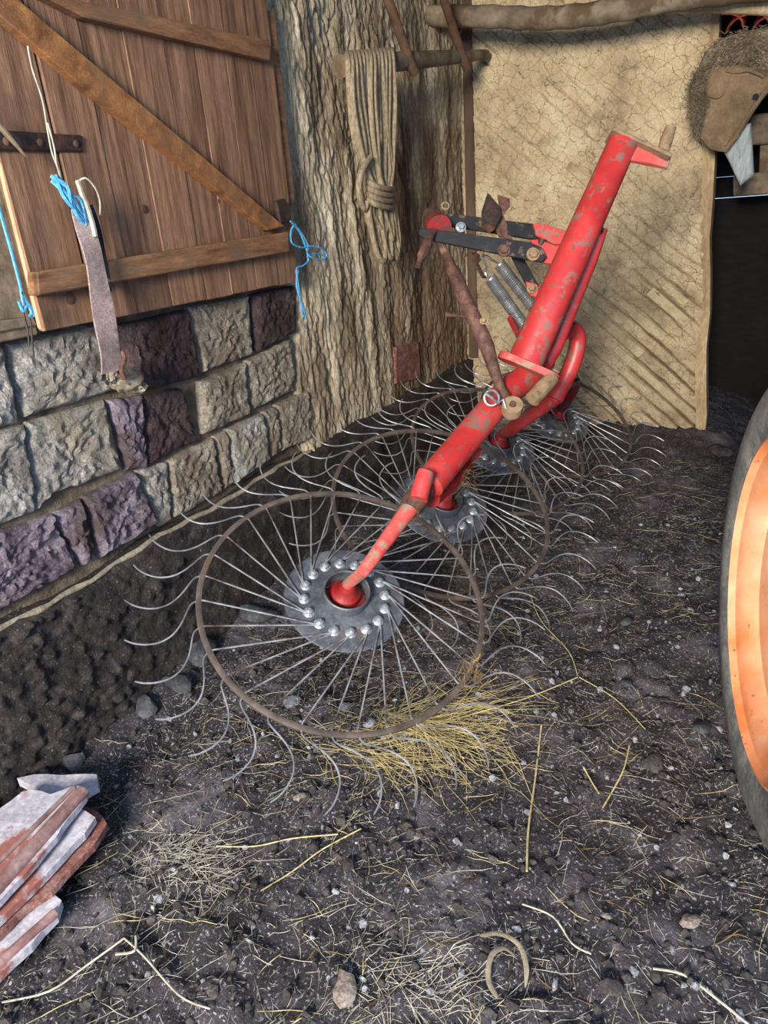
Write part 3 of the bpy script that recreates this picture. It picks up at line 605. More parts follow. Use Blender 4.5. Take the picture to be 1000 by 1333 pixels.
# adjuster rod
rpart('adjuster_rod', lambda bm: tube(bm, [P(574, 316, 2.58), P(588, 348, 2.56), P(590, 352, 2.56), P(603, 385, 2.53), P(632, 447, 2.49), P(634, 451, 2.49), P(646, 490, 2.46), P(652, 505, 2.45), P(660, 520, 2.43)],
      [0.015, 0.019, 0.025, 0.028, 0.028, 0.027, 0.020, 0.017, 0.018], 16), 'rust', 'long rusty brown adjuster rod')
rpart('rod_eye', lambda bm: (lathe(bm, P(667, 531, 2.40), (-fd + MW @ Vector((-0.1, -0.5, 0))).normalized(), [(0.012, -0.02), (0.036, -0.02), (0.038, 0.0), (0.036, 0.02), (0.012, 0.02)], 20, True)), 'rust_dusty', 'dusty rod eye')
rpart('rod_eye_pin', lambda bm: lathe(bm, P(667, 531, 2.40), (-fd + MW @ Vector((-0.1, -0.5, 0))).normalized(), [(0.011, -0.06), (0.011, 0.028)], 14), 'rust')
rpart('crank_pin', lambda bm: tube(bm, [P(612, 414, 2.52), P(598, 411, 2.5), P(584, 410, 2.47), P(580, 409, 2.47)], [0.008, 0.007, 0.007, 0.010], 10), 'rust')
bolt_at(629, 418, 2.475, 0.009, 'rust_dusty')
rpart('linch_pin', lambda bm: (tube(bm, [P(640 + 9.5 * math.cos(a), 518 + 10 * math.sin(a), 2.38) for a in np.linspace(0, 2 * math.pi, 26, endpoint=False)], 0.0035, 6, closed=True),
      tube(bm, [P(632, 512, 2.375), P(641, 518, 2.36), P(648, 525, 2.38), P(655, 520, 2.38), P(659, 532, 2.38)], 0.005, 8)), 'zinc', 'bright wire linch pin ring')
# coil springs
def coil(a, b, r, n, wr):
    a, b = Vector(a), Vector(b); d = (b - a).normalized(); u = d.cross(fd).normalized(); v = d.cross(u); pts = []
    N_ = n * 12
    for k in range(N_ + 1):
        t = k / N_; an = 2 * math.pi * n * t; pts.append(a.lerp(b, t) + (u * math.cos(an) + v * math.sin(an)) * r)
    return pts
rpart('coil_spring', lambda bm: tube(bm, coil(P(638, 362, 2.66), P(682, 424, 2.72), 0.022, 30, 0.003), 0.0034, 5), 'spring_steel')
rpart('coil_spring', lambda bm: tube(bm, coil(P(650, 343, 2.72), P(696, 402, 2.78), 0.022, 28, 0.003), 0.0034, 5), 'spring_steel')
rpart('spring_hook', lambda bm: tube(bm, spline([P(637, 362, 2.66), P(632, 356, 2.65), P(633, 345, 2.66), P(626, 334, 2.67)], 4), 0.0045, 6), 'spring_steel')
rpart('spring_hook', lambda bm: tube(bm, spline([P(649, 343, 2.72), P(640, 338, 2.7), P(630, 332, 2.69), P(628, 338, 2.68)], 4), 0.0045, 6), 'spring_steel')
bar('spring_plate', [(614, 328), (624, 330), (627, 338), (622, 342), (634, 362), (628, 362), (614, 340)], 2.66, 2.68, 0.006, 'iron_dark', 'small grey spring anchor plate')
rpart('side_brace', lambda bm: tube(bm, [P(664, 414, 2.7), P(674, 434, 2.66), P(682, 450, 2.62)], 0.012, 8), 'red_dark')
# black wire on the bent tube
def wire(seed, cx, cy, D):
    r = random.Random(seed); return spline([P(cx + r.uniform(-9, 9), cy + r.uniform(-6, 6), D + r.uniform(-0.03, 0.03)) for _ in range(14)], 4)
rpart('wire_tie', lambda bm: tube(bm, wire(3, 741, 425, 2.80), 0.003, 5), 'black_paint', 'tangle of black wire')
rpart('wire_tie', lambda bm: tube(bm, wire(5, 745, 492, 3.2), 0.003, 5), 'black_paint', 'tangle of black wire')

# ------------------------------------------------------------------ vehicle wheel at the right edge
wc = Vector((0.132, 1.645, 0.575)); wn = Vector((-0.978, -0.21, 0)).normalized(); RT = 0.575; RI = 0.415
wheel = empty('tractor_wheel', (wc.x + 0.1, wc.y, 0), 'large tyred wheel with faded orange rim at the right edge of the photo', 'wheel')
bm = bmesh.new(); W_ = 0.22
lathe(bm, wc, wn, [(RI - 0.005, 0.0), (RI + 0.012, 0.012), (RI + 0.05, 0.020), (RT - 0.05, 0.016), (RT - 0.020, 0.002), (RT, -0.02), (RT + 0.004, -W_ / 2), (RT, -W_ + 0.02), (RT - 0.05, -W_ - 0.01), (RI, -W_), (RI - 0.02, -W_ * 0.8), (RI - 0.02, -W_ * 0.2)], 96, True)
finish('tyre', bm, 'rubber', wheel)
u_ = wn.cross(Vector((0, 0, 1))).normalized()
for k in range(28):
    a = 2 * math.pi * k / 28; rd = u_ * math.cos(a) + Vector((0, 0, 1)) * math.sin(a); tg = wn.cross(rd)
    bm = bmesh.new(); c = wc + rd * (RT - 0.004)
    if (c.z - rd.z * 0.0) < 0.03: pass
    prism(bm, [c - tg * 0.014 + wn * -0.012, c + tg * 0.014 + wn * -0.012, c + tg * 0.045 + wn * -0.10, c + tg * 0.017 + wn * -0.10], rd * 0.018, 0.003)
    finish('tread_lug', bm, 'rubber', wheel, smooth=False)
bm = bmesh.new()
lathe(bm, wc, wn, [(0.06, -0.10), (0.06, -0.07), (0.20, -0.085), (0.27, -0.055), (0.33, -0.050), (0.365, -0.012), (RI - 0.018, -0.004), (RI - 0.006, 0.014), (RI + 0.002, 0.012), (RI + 0.002, -0.02), (0.36, -0.05), (0.30, -0.09), (0.06, -0.12)], 96, True)
finish('wheel_rim', bm, 'orange_paint', wheel)['label'] = 'faded orange steel rim'
bm = bmesh.new(); lathe(bm, wc, wn, [(0.062, -0.13), (0.062, -0.03), (0.05, -0.02)], 32); hb = finish('hub_cap', bm, 'orange_paint', wheel)
for k in range(6):
    a = 2 * math.pi * k / 6; rd = u_ * math.cos(a) + Vector((0, 0, 1)) * math.sin(a); bm = bmesh.new(); lathe(bm, wc + rd * 0.12, wn, [(0.013, -0.085), (0.013, -0.055)], 6); finish('wheel_nut', bm, 'iron_dark', wheel)

# ------------------------------------------------------------------ poles, peg bar, rope
bm = bmesh.new(); pp = [(488, 17), (560, 21), (640, 22), (700, 24), (760, 20), (820, 10), (880, -2), (960, -12), (1060, -24)]
tube(bm, spline([ptY(a, b, 4.25) for a, b in pp], 5), [0.050] * 6 + [0.052, 0.056, 0.05] * 20, 14)
tag(finish('roof_pole', bm, 'wood_grey', origin=ptY(700, 24, 4.25)), 'grey bent debarked pole running across the top of the photo', 'pole')
bm = bmesh.new(); tube(bm, spline([ptY(820, -2, 4.4), ptY(880, 4, 4.4), ptY(950, 6, 4.4), ptY(1060, 12, 4.4)], 5), 0.038, 12)
tag(finish('roof_pole', bm, 'post', origin=ptY(950, 6, 4.4)), 'thinner pale pole behind the bent one at the top right', 'pole')
pb0, pb1 = ptX(444, 86, -1.58), ptY(633, 71, 4.64)
pegb = empty('peg_bar', pb0.lerp(pb1, .5), 'brown wooden hanging bar by the corner that carries the rope hank', 'hanger')
bm = bmesh.new(); tube(bm, [pb0, pb0.lerp(pb1, 0.3), pb0.lerp(pb1, 0.7), pb1], [0.042, 0.040, 0.034, 0.026], 12); finish('bar', bm, 'wood_grey', pegb)
def bary(px): # y of the bar under an image x
    return pb0.lerp(pb1, (px - 444) / 189)
for px0, px1, pyt in ((496, 513, -60), (568, 588, -60)):
    q = bary(px1); d0 = q + Vector((0.03, 0, -0.055)); top = ptX(px0 - (12 if px0 < 500 else 10), pyt, d0.x); bm = bmesh.new(); tube(bm, [top, top.lerp(d0, 0.5), d0], [0.022, 0.022, 0.024], 10); finish('hanger_rod', bm, 'wood_brown', pegb)
hank = empty('rope_hank', ptX(485, 80, -1.58), 'hank of tan hemp rope hung over the wooden bar', 'rope')
rr = random.Random(9)
def RP(px, py, k=0.0): return ptX(px, py, -1.56 + k)
NS = 13
for i in range(NS):
    t = i / (NS - 1); lay = rr.uniform(-0.010, 0.022); w1_ = rr.uniform(-2, 2); xb_ = 452 + 58 * t
    yT = 66 + 5 * (1 - t)
    yE = 300 + 42 * abs(math.sin(i * 1.3 + 0.6))
    pts = [RP(xb_ + 2, yT + 26, -0.075), RP(xb_ + 1, yT + 6, -0.055), RP(xb_, yT - 1, -0.01), RP(xb_ + 1, yT + 12, 0.035 + lay * .3), RP(456 + 56 * t + w1_, 130, lay + 0.02), RP(464 + 48 * t + w1_ + rr.uniform(-3, 3), 180, lay + 0.01), RP(474 + 36 * t + rr.uniform(-3, 3), 222, lay), RP(484 + 24 * t, 246, lay * 1.5 + 0.005),
           RP(480 + 34 * t + rr.uniform(-3, 3), 275, lay), RP(488 + 28 * t + rr.uniform(-3, 3), yE - 14, lay), RP(493 + 22 * t + 4, yE, lay + 0.005), RP(499 + 20 * t, yE - 12, lay), RP(498 + 16 * t, 270, lay - 0.01)]
    bm = bmesh.new(); tube(bm, spline(pts, 6), 0.0125, 8); finish('rope_strand', bm, 'rope', hank)
for k in range(4):
    bm = bmesh.new(); cy_ = 240 + k * 8; pts = []
    for j in range(18):
        a = 2 * math.pi * j / 18; pts.append(RP(495 + 16 * math.cos(a), cy_ + 4 * math.sin(a) + 5 * math.cos(a), 0.012 + 0.045 * math.sin(a)))
    tube(bm, pts, 0.0125, 8, closed=True); finish('rope_wrap', bm, 'rope', hank)
bm = bmesh.new(); tube(bm, spline([RP(482, 205, 0.03), RP(470, 225, 0.04), RP(467, 250, 0.03), RP(474, 272, 0.02), RP(478, 262, 0.03)], 6), 0.0125, 8); finish('rope_strand', bm, 'rope', hank)

# ------------------------------------------------------------------ twine, strap, stick on the door
def twine(name, strands, mt, label, x=-1.64, r=0.0028):
    t = None; bm = bmesh.new()
    for st in strands: tube(bm, spline([ptX(p[0], p[1], x + (p[2] if len(p) > 2 else 0)) for p in st], 5), r, 6)
    o = finish(name, bm, mt, origin=ptX(strands[0][0][0], strands[0][0][1], x)); return tag(o, label, 'twine')
twine('baler_twine', [[(378, 288), (385, 294), (394, 306), (401, 320), (400, 330, .01), (408, 336, .02), (420, 338, .02), (425, 331, .02), (416, 322, .02), (400, 320, .01)], [(385, 292), (379, 300), (380, 316), (392, 322), (398, 322)], [(400, 332), (401, 340), (394, 346), (386, 350), (388, 368), (390, 386), (394, 398), (398, 415)], [(388, 352), (386, 370), (391, 392), (395, 412)], [(380, 290), (390, 302), (396, 316), (402, 330), (412, 330), (424, 334)]], 'blue_twine', 'blue baler twine tied in loops at the right edge of the hatch door', r=0.0036)
twine('baler_twine', [[(-4, 262), (4, 290), (12, 318), (20, 348), (27, 376), (30, 398)], [(27, 380), (34, 392), (42, 404), (38, 412)], [(24, 392), (30, 405), (36, 398), (44, 412)]], 'blue_twine', 'blue baler twine hanging at the far left edge of the photo', r=0.004)
twine('wire_strand', [[(36, 60), (42, 90), (55, 130), (62, 170), (68, 200), (78, 225)], [(62, 160, .01), (70, 190, .01), (74, 215, .01), (82, 240, .01)]], 'straw_pale', 'pale string running down the gap in the door planks', r=0.0022)
twine('wire_strand', [[(34, 400), (40, 420), (42, 445), (44, 468)], [(30, 405), (36, 430), (38, 450)]], 'iron_dark', 'dark wire hanging below the blue twine at far left', x=-1.66)
bm = bmesh.new(); tube(bm, [ptX(-14, 148, -1.66), ptX(10, 176, -1.65), ptX(34, 204, -1.64)], [0.008, 0.007, 0.003], 8)
tag(finish('wooden_stick', bm, 'wood_grey', origin=ptX(10, 176, -1.65)), 'thin pale stick poking across the strap hinge', 'stick')
strap = empty('webbing_strap', ptX(120, 380, -1.64), 'dusty pink grey webbing strap hanging down in front of the hatch door', 'strap')
def ribbon(pts, wd, th, x):
    bm = bmesh.new(); c = [ptX(a, b, x + e) for a, b, e in pts]; c = spline(c, 6); n = len(c); rings = []
    for i, p in enumerate(c):
        t = (c[min(i + 1, n - 1)] - c[max(i - 1, 0)]).normalized(); s = Vector((1, 0, 0)).cross(t).normalized()
        ww = wd[0] + (wd[1] - wd[0]) * i / (n - 1); tw = 0.10 * math.sin(i * 0.35); s = (s + Vector((tw, 0, 0))).normalized(); nn = s.cross(t).normalized()
        rings.append([bm.verts.new(p + s * ww + nn * th), bm.verts.new(p + nn * (th + 0.002)), bm.verts.new(p - s * ww + nn * th), bm.verts.new(p - s * ww - nn * th), bm.verts.new(p + s * ww - nn * th)])
    for A, B in zip(rings, rings[1:]):
        for i in range(5): bm.faces.new((A[i], A[(i + 1) % 5], B[(i + 1) % 5], B[i]))
    bm.faces.new(rings[0]); bm.faces.new(rings[-1]); return bm
finish('strap_end', ribbon([(104, 272, .015), (112, 300, .02), (122, 335, .025), (130, 380, .025), (137, 420, .02), (143, 455, .01), (146, 484, .0)], (0.028, 0.040), 0.0025, -1.64), 'webbing', strap)
finish('black_tail', ribbon([(112, 268, .0), (124, 300, .005), (132, 330, .0), (138, 358, -.005), (142, 380, -.008)], (0.022, 0.008), 0.0025, -1.652), 'black_cloth', strap)['label'] = 'black strip behind the strap'
bm = bmesh.new(); kr = random.Random(5)
for k in range(8): tube(bm, spline([ptX(68 + kr.uniform(-3, 6), 230 + kr.uniform(-4, 6), -1.63), ptX(85 + kr.uniform(-6, 6), 248 + kr.uniform(-6, 6), -1.62 + kr.uniform(-.01, .015)), ptX(100 + kr.uniform(-6, 6), 266 + kr.uniform(-6, 8), -1.61), ptX(112 + kr.uniform(-5, 5), 288 + kr.uniform(-8, 6), -1.62)], 4), 0.0048, 6)
finish('cord_knot', bm, 'blue_twine', strap)['label'] = 'frayed blue cord knot'
bm = bmesh.new(); tube(bm, spline([ptX(102, 236, -1.62), ptX(112, 232, -1.6), ptX(124, 245, -1.6), ptX(130, 262, -1.61), ptX(130, 280, -1.62)], 5), 0.0025, 6)
tube(bm, spline([ptX(101, 236, -1.62), ptX(106, 252, -1.61), ptX(113, 268, -1.61), ptX(120, 290, -1.61), ptX(124, 308, -1.61)], 5), 0.007, 6); finish('cord_end', bm, 'straw_pale', strap)['label'] = 'pale frayed cord ends'
bm = bmesh.new(); tube(bm, spline([ptX(150, 462, -1.65), ptX(157, 458, -1.64), ptX(162, 466, -1.63), ptX(158, 480, -1.63), ptX(162, 492, -1.64), ptX(154, 488, -1.65)], 5), 0.0075, 8); finish('hook', bm, 'rust', strap)['label'] = 'rusty hook at the strap end'
bm = bmesh.new(); c_ = ptX(164, 492, -1.69); blob(bm, c_, 0.035, 0.055, 0.038, seed=3, rough=0.5, sub=3); blob(bm, ptX(178, 500, -1.69), 0.03, 0.035, 0.028, seed=5, rough=0.6, sub=3); blob(bm, ptX(146, 484, -1.68), 0.02, 0.03, 0.03, seed=6, rough=0.6, sub=3)
rag = finish('cloth_rag', bm, 'rag', origin=c_)
tag(rag, 'crumpled fibrous rag on the blocks beneath the strap', 'rag')

# ------------------------------------------------------------------ coat and cloth at the top right, timbers behind
def shell(bm, poly2, y, bulge, seed, rings_n=14, wr=0.012, sub=4):
    c3 = [ptY(a, b, y) for a, b in poly2]; n = len(c3); per = []
    for i in range(n):
        for k in range(sub): per.append(c3[i].lerp(c3[(i + 1) % n], k / sub))
    c = sum(per, Vector()) / len(per); R = []
    for j in range(1, rings_n + 1):
        s = j / rings_n; ring = []
        for p in per:
            q = c.lerp(p, s); h_ = bulge * math.sqrt(max(0, 1 - s ** 3)) + wr * (float(fbm(A1(q.x * 12), A1(q.z * 9), seed, 3)[0]) - 0.5) * 2
            ring.append(bm.verts.new(q + Vector((0, -h_, 0))))
        R.append(ring)
    cv = bm.verts.new(c + Vector((0, -bulge, 0))); m_ = len(per)
    for i in range(m_): bm.faces.new((cv, R[0][i], R[0][(i + 1) % m_]))
    for A, B in zip(R, R[1:]):
        for i in range(m_): bm.faces.new((A[i], A[(i + 1) % m_], B[(i + 1) % m_], B[i]))
    back = [bm.verts.new(p + Vector((0, 0.02, 0))) for p in per]
    for i in range(m_): bm.faces.new((R[-1][i], R[-1][(i + 1) % m_], back[(i + 1) % m_], back[i]))
    bm.faces.new(back)
CYY = 4.52
coat = empty('fleece_lined_coat', ptY(960, 200, CYY), 'brown canvas coat with a matted fleece lining hung on the panel corner', 'coat')
bm = bmesh.new(); shell(bm, [(927, 90), (945, 86), (968, 84), (985, 90), (1010, 96), (1040, 100), (1010, 110), (992, 130), (977, 153), (962, 178), (947, 198), (936, 197), (925, 194), (912, 180), (915, 160), (921, 140), (919, 117), (922, 100)], CYY - 0.06, 0.022, 5, wr=0.022)
finish('coat_body', bm, 'coat_cloth', coat)
bm = bmesh.new(); shell(bm, [(1000, 36), (1050, 36), (1050, 100), (1000, 98), (968, 86), (930, 92), (908, 92), (918, 66), (940, 50), (968, 40)], CYY, 0.075, 8, wr=0.03)
shell(bm, [(908, 88), (932, 88), (926, 100), (922, 120), (924, 140), (917, 160), (913, 182), (900, 168), (897, 140), (897, 112)], CYY, 0.045, 9, wr=0.02)
flc = finish('fleece_lining', bm, 'fleece', coat)
bm = bmesh.new(); tube(bm, spline([ptY(a, b, CYY - 0.088) for a, b in ((950, 98), (946, 112), (940, 124), (932, 127), (924, 124))], 5), 0.005, 6); tube(bm, spline([ptY(a, b, CYY - 0.088) for a, b in ((1010, 100), (985, 128), (966, 158), (944, 190))], 5), 0.003, 6); tube(bm, spline([ptY(a, b, CYY - 0.088) for a, b in ((945, 92), (960, 94), (975, 92), (995, 100))], 5), 0.006, 6)
finish('seam', bm, 'coat_cloth', coat)
# fleece tufts
def fibres(items, name, mt, parent=None, origin=None, kind='stuff'):
    """items: list of (points, radius) -> thin three sided stems joined into one mesh"""
    V = []; Fc = []
    for pts, r in items:
        n = len(pts); b0 = len(V)
        for i, p in enumerate(pts):
            t = (Vector(pts[min(i + 1, n - 1)]) - Vector(pts[max(i - 1, 0)])); t = t.normalized() if t.length > 1e-6 else Vector((1, 0, 0))
            u = t.cross(Vector((0.1, 0.2, 1))).normalized(); v = t.cross(u); rr_ = r * (0.45 if i in (0, n - 1) else 1)
            for k in range(3):
                a = 2.0944 * k; V.append(Vector(p) + (u * math.cos(a) + v * math.sin(a)) * rr_)
        for i in range(n - 1):
            for k in range(3): Fc.append((b0 + i * 3 + k, b0 + i * 3 + (k + 1) % 3, b0 + i * 3 + 3 + (k + 1) % 3, b0 + i * 3 + 3 + k))
    base = wloc(parent) if parent else Vector(origin or (0, 0, 0))
    me = bpy.data.meshes.new(name); me.from_pydata([v - base for v in V], [], Fc); me.update()
    o = link(name, me, mt, parent); 
    if not parent: o.location = base
    o['kind'] = kind; return o
items = []; fr_ = random.Random(3)
mev = flc.data; fb = wloc(flc)
mv = [v for v in mev.vertices if v.normal.y < -0.1]
for _ in range(3800):
    v = fr_.choice(mv); p = fb + v.co + Vector((fr_.uniform(-.02, .02), -0.002, fr_.uniform(-.02, .02))); d = Vector((fr_.uniform(-1, 1), -0.5 - fr_.random(), fr_.uniform(-1, 0.6))).normalized() * fr_.uniform(0.015, 0.045)
    items.append(([p, p + d * 0.5 + Vector((0, 0, -0.002)), p + d + Vector((fr_.uniform(-.006, .006), 0, -0.006))], 0.0018))
fibres(items, 'fleece_pile', 'fleece', coat)
bm = bmesh.new(); lathe(bm, ptY(984, 126, CYY - 0.088), (0, -1, 0), [(0.014, -0.02), (0.014, 0.006), (0.008, 0.009)], 16); finish('button', bm, 'black_cloth', coat)['label'] = 'black coat button'
bm = bmesh.new(); shell(bm, [(938, 190), (950, 170), (978, 160), (980, 190), (982, 228), (974, 234), (964, 242), (956, 226), (948, 208)], CYY + 0.02, 0.03, 12, wr=0.02)
tag(finish('hanging_cloth', bm, 'cloth_blue', origin=ptY(965, 205, CYY)), 'pale blue cloth hanging out beneath the brown coat', 'cloth')
tb = empty('rail_stack', ptY(1000, 200, 5.15), 'two weathered grey beams crossing the dark opening behind the coat', 'beams')
for q in ([(952, 152), (1080, 138), (1080, 182), (955, 190)], [(955, 228), (1080, 214), (1080, 246), (955, 256)]):
    bm = bmesh.new(); prism(bm, [ptY(a, b, 5.1) for a, b in q], (0, 0.08, 0), 0.008); finish('beam', bm, 'wood_grey', tb, smooth=False)
bm = bmesh.new(); prism(bm, [ptY(a, b, 5.16) for a, b in ((990, 186), (1012, 186), (1012, 232), (988, 232))], (0, 0.05, 0), 0.005); finish('spacer', bm, 'wood_grey', tb, smooth=False)
for k in range(4):
    bm = bmesh.new(); cxk = 940 + k * 34; p0 = ptY(cxk, 34, 5.3); r_ = 0.12
    prof = [p0 + Vector((r_ * math.cos(a), 0, r_ * 0.7 * math.sin(a) - 0.02)) for a in np.linspace(0, math.pi, 9)] + [p0 + Vector(((r_ - 0.012) * math.cos(a), 0, (r_ - 0.012) * 0.7 * math.sin(a) - 0.02)) for a in np.linspace(math.pi, 0, 9)]
    prism(bm, prof, (0, 0.45, 0.12)); tag(finish('roof_tile', bm, 'roof_clay', origin=p0), 'red clay roof tile seen under the eave at the top right', 'roof tile', 'clay tiles under the eave')

# ------------------------------------------------------------------ broken tiles, bottom left
def tile(poly, z, th, label, ribs=(), seed=0, mt='tile_clay', tilt=0.0):
    top = [ptZ(a, b, z) for a, b in poly]; c = sum(top, Vector()) / len(top); rr2 = random.Random(seed); jag = []
    for i in range(len(top)):
        a, b = top[i], top[(i + 1) % len(top)]; L2 = (b - a).length; k = max(1, int(L2 / 0.03))
        for j in range(k):
            p = a.lerp(b, j / k); jag.append(p + Vector((rr2.uniform(-1, 1), rr2.uniform(-1, 1), 0)) * (0.004 if j else 0))
    th_ = empty('broken_roof_tile', c - Vector((0, 0, th)), label, 'roof tile')
    bm = bmesh.new(); prism(bm, jag, (0, 0, -th)); 
    o = finish('tile_body', bm, mt, th_, smooth=False)
    for (a, b, r) in ribs:
        bm = bmesh.new(); A_, B_ = ptZ(*a, z + r * 0.2), ptZ(*b, z + r * 0.2); tube(bm, [A_.lerp(B_, t) for t in (0, .25, .5, .75, 1)], [r, r, r * 1.05, r, r * .97], 14, flat=0.9); finish('raised_rib', bm, 'tile_rib', th_)['label'] = 'brown raised rib'
    return th_
tile([(-60, 1262), (-60, 1240), (0, 1212), (34, 1190), (52, 1172), (70, 1164), (80, 1172), (74, 1192), (40, 1230), (-5, 1272), (-60, 1320)], 0.055, 0.022, 'lowest grey pink broken tile, at the bottom of the heap', ribs=(((72, 1188), (-50, 1298), 0.012),), seed=1)
tile([(112, 1050), (124, 1054), (139, 1072), (122, 1100), (98, 1124), (85, 1138), (66, 1160), (40, 1176), (-60, 1270), (-60, 1180), (40, 1120)], 0.085, 0.020, 'ragged broken tile sticking out furthest right of the heap', seed=2, mt='tile_edge')
tile([(100, 1050), (112, 1056), (124, 1064), (110, 1085), (84, 1112), (60, 1138), (0, 1196), (-60, 1250), (-60, 1150), (40, 1080)], 0.115, 0.020, 'pinkish tile directly beneath the ribbed top tile', seed=3)
tile([(-60, 1090), (0, 1052), (28, 1031), (40, 1028), (66, 1034), (82, 1028), (98, 1022), (113, 1026), (112, 1036), (60, 1104), (0, 1172), (-60, 1235)], 0.150, 0.018, 'ribbed chalky pink tile lying on top of the heap', ribs=(((108, 1030), (-50, 1208), 0.019), ((96, 1026), (-60, 1180), 0.007)), seed=4)
tile([(22, 1013), (44, 1008), (80, 1009), (126, 1008), (127, 1020), (106, 1032), (84, 1042), (60, 1034), (45, 1023)], 0.11, 0.030, 'small red tile fragment behind the heap by the footing', seed=6)

# ------------------------------------------------------------------ stones
STN = [(196, 884, .075, .055, .045, 'stone', 'flat grey stone at the foot of the wall'), (250, 855, .05, .07, .06, 'stone', 'rounded dark stone leaning on the footing behind the near wheel'), (305, 800, .055, .11, .05, 'stone', 'long angular grey stone between the near wheel and the footing'),
       (218, 850, .05, .05, .05, 'stone', 'dark stone tucked against the footing left of the near wheel'), (130, 905, .04, .05, .04, 'stone', 'small dark cobble at the wall foot'), (75, 990, .035, .035, .035, 'stone', 'round blue grey cobble just behind the tiles'), (38, 1018, .03, .03, .03, 'stone', 'small round cobble at the left beside the tiles'),
       (376, 905, .045, .03, .02, 'pale_stone', 'pale ashy lump under the near wheel, leftmost'), (449, 915, .03, .022, .018, 'pale_stone', 'pale ashy lump under the near wheel spokes, middle'), (480, 938, .025, .02, .016, 'pale_stone', 'pale ashy lump under the near wheel by the hay'), (420, 905, .035, .02, .02, 'clod', 'brown clod between the pale lumps'),
       (815, 890, .022, .018, .014, 'stone', 'small grey pebble on the floor right of the rake'), (912, 948, .04, .03, .018, 'stone', 'flat pale stone left of the tyre'), (850, 990, .045, .035, .025, 'clod', 'brown earth lump left of the tyre'), (940, 590, .10, .07, .05, 'clod', 'earth lump at the foot of the daubed panel post'),
       (815, 807, .03, .022, .016, 'stone', 'grey pebble on bare floor between rake and tyre'), (660, 770, .035, .02, .02, 'stone', 'grey stone beneath the second wheel'), (795, 1283, .03, .02, .02, 'clod', 'brown clod near the bottom right'), (385, 655, .04, .04, .05, 'clod', 'dark clod on the ledge side')]
for i, (px, py, a, b, c, mt, lb_) in enumerate(STN[:-1]):
    p = ptZ(px, py, 0.02); p.x = max(p.x, WX + 0.085 + a * 0.7); z = fz(p.x, p.y); bm = bmesh.new(); blob(bm, (p.x, p.y, z + c * 0.45), a, b, c, seed=i, rotz=i * 1.1)
    tag(finish('stone' if mt != 'clod' else 'earth_clod', bm, mt, origin=(p.x, p.y, z)), lb_, 'stone' if mt != 'clod' else 'clod')
# countless small clods
Vc = []; Fcl = []; t = bmesh.new(); bmesh.ops.create_icosphere(t, subdivisions=1, radius=1); tv = np.array([v.co[:] for v in t.verts]); tf = np.array([[v.index for v in f.verts] for f in t.faces]); t.free()
N = 5200; yy = 0.35 + 4.2 * rng.rand(N) ** 1.4; xx = -1.62 + 2.1 * rng.rand(N); zz = floor_h(xx, yy); sz = 0.003 + 0.011 * rng.rand(N) ** 3
sc = sz[:, None, None] * (0.6 + 0.8 * rng.rand(N, 1, 3)); VV = tv[None] * sc * (0.8 + 0.4 * rng.rand(N, len(tv), 1)) + np.stack([xx, yy, zz + sz * 0.3], -1)[:, None, :]
me = bpy.data.meshes.new('clods'); me.from_pydata(VV.reshape(-1, 3).tolist(), [], (tf[None] + (np.arange(N) * len(tv))[:, None, None]).reshape(-1, 3).tolist()); me.update()
tag(link('earth_crumbs', me, 'clod'), 'loose dark crumbs of earth strewn over the floor', 'earth', kind='stuff')

N = 900; yy = 0.35 + 3.2 * rng.rand(N) ** 1.3; xx = -1.62 + 2.0 * rng.rand(N); zz = floor_h(xx, yy); sz = 0.0025 + 0.009 * rng.rand(N) ** 3
sc = sz[:, None, None] * (0.6 + 0.8 * rng.rand(N, 1, 3)); VV = tv[None] * sc * (0.7 + 0.6 * rng.rand(N, len(tv), 1)) + np.stack([xx, yy, zz + sz * 0.3], -1)[:, None, :]
me = bpy.data.meshes.new('grit'); me.from_pydata(VV.reshape(-1, 3).tolist(), [], (tf[None] + (np.arange(N) * len(tv))[:, None, None]).reshape(-1, 3).tolist()); me.update()
tag(link('pale_grit', me, 'pale_stone'), 'pale ashy grit sprinkled over the dark floor', 'grit', kind='stuff')
# ------------------------------------------------------------------ straw
sr = random.Random(21)
def stem(x, y, ln, ang, r, lift=0.004, curve=0.3, n=4):
    pts = []; a = ang; px, py = x, y
    for k in range(n + 1):
        pts.append(Vector((px, py, 0))); px += math.cos(a) * ln / n; py += math.sin(a) * ln / n; a += sr.uniform(-curve, curve)
    return pts, r, lift
def settle(lst, name, mt, label, cat='straw', kind='stuff'):
    allp = np.array([p[:2] for pts, r, l in lst for p in pts]); h_ = floor_h(allp[:, 0], allp[:, 1]); i = 0; items = []
    for pts, r, l in lst:
        q = []; nn = len(pts); base = max(h_[i:i + nn]) * 0.5
        for k, p in enumerate(pts): q.append(Vector((p.x, p.y, float(max(h_[i + k], base)) + r + l)))
        i += nn
        items.append((q, r))
    return tag(fibres(items, name, mt), label, cat, kind=kind)
def scatter(N, lmin, lmax, r, xr=(-1.6, 0.35), yr=(0.35, 4.3), pw=1.5, **kw):
    out = []
    while len(out) < N:
        x = sr.uniform(*xr); y = yr[0] + (yr[1] - yr[0]) * sr.random() ** pw
        dens = float(vn(A1(x * 2.3), A1(y * 2.3), 91)[0])
        if sr.random() > 0.25 + dens: continue
        out.append(stem(x, y, sr.uniform(lmin, lmax), sr.uniform(0, 6.283), r * sr.uniform(0.7, 1.3), **kw))
    return out
settle(scatter(11000, 0.006, 0.030, 0.0006, lift=0.001, n=2), 'chaff', 'straw_pale', 'fine pale chaff littering the dark floor')
settle(scatter(1100, 0.04, 0.14, 0.0007, lift=0.002), 'scattered_straw', 'straw_pale', 'greyish straw scattered over the floor')
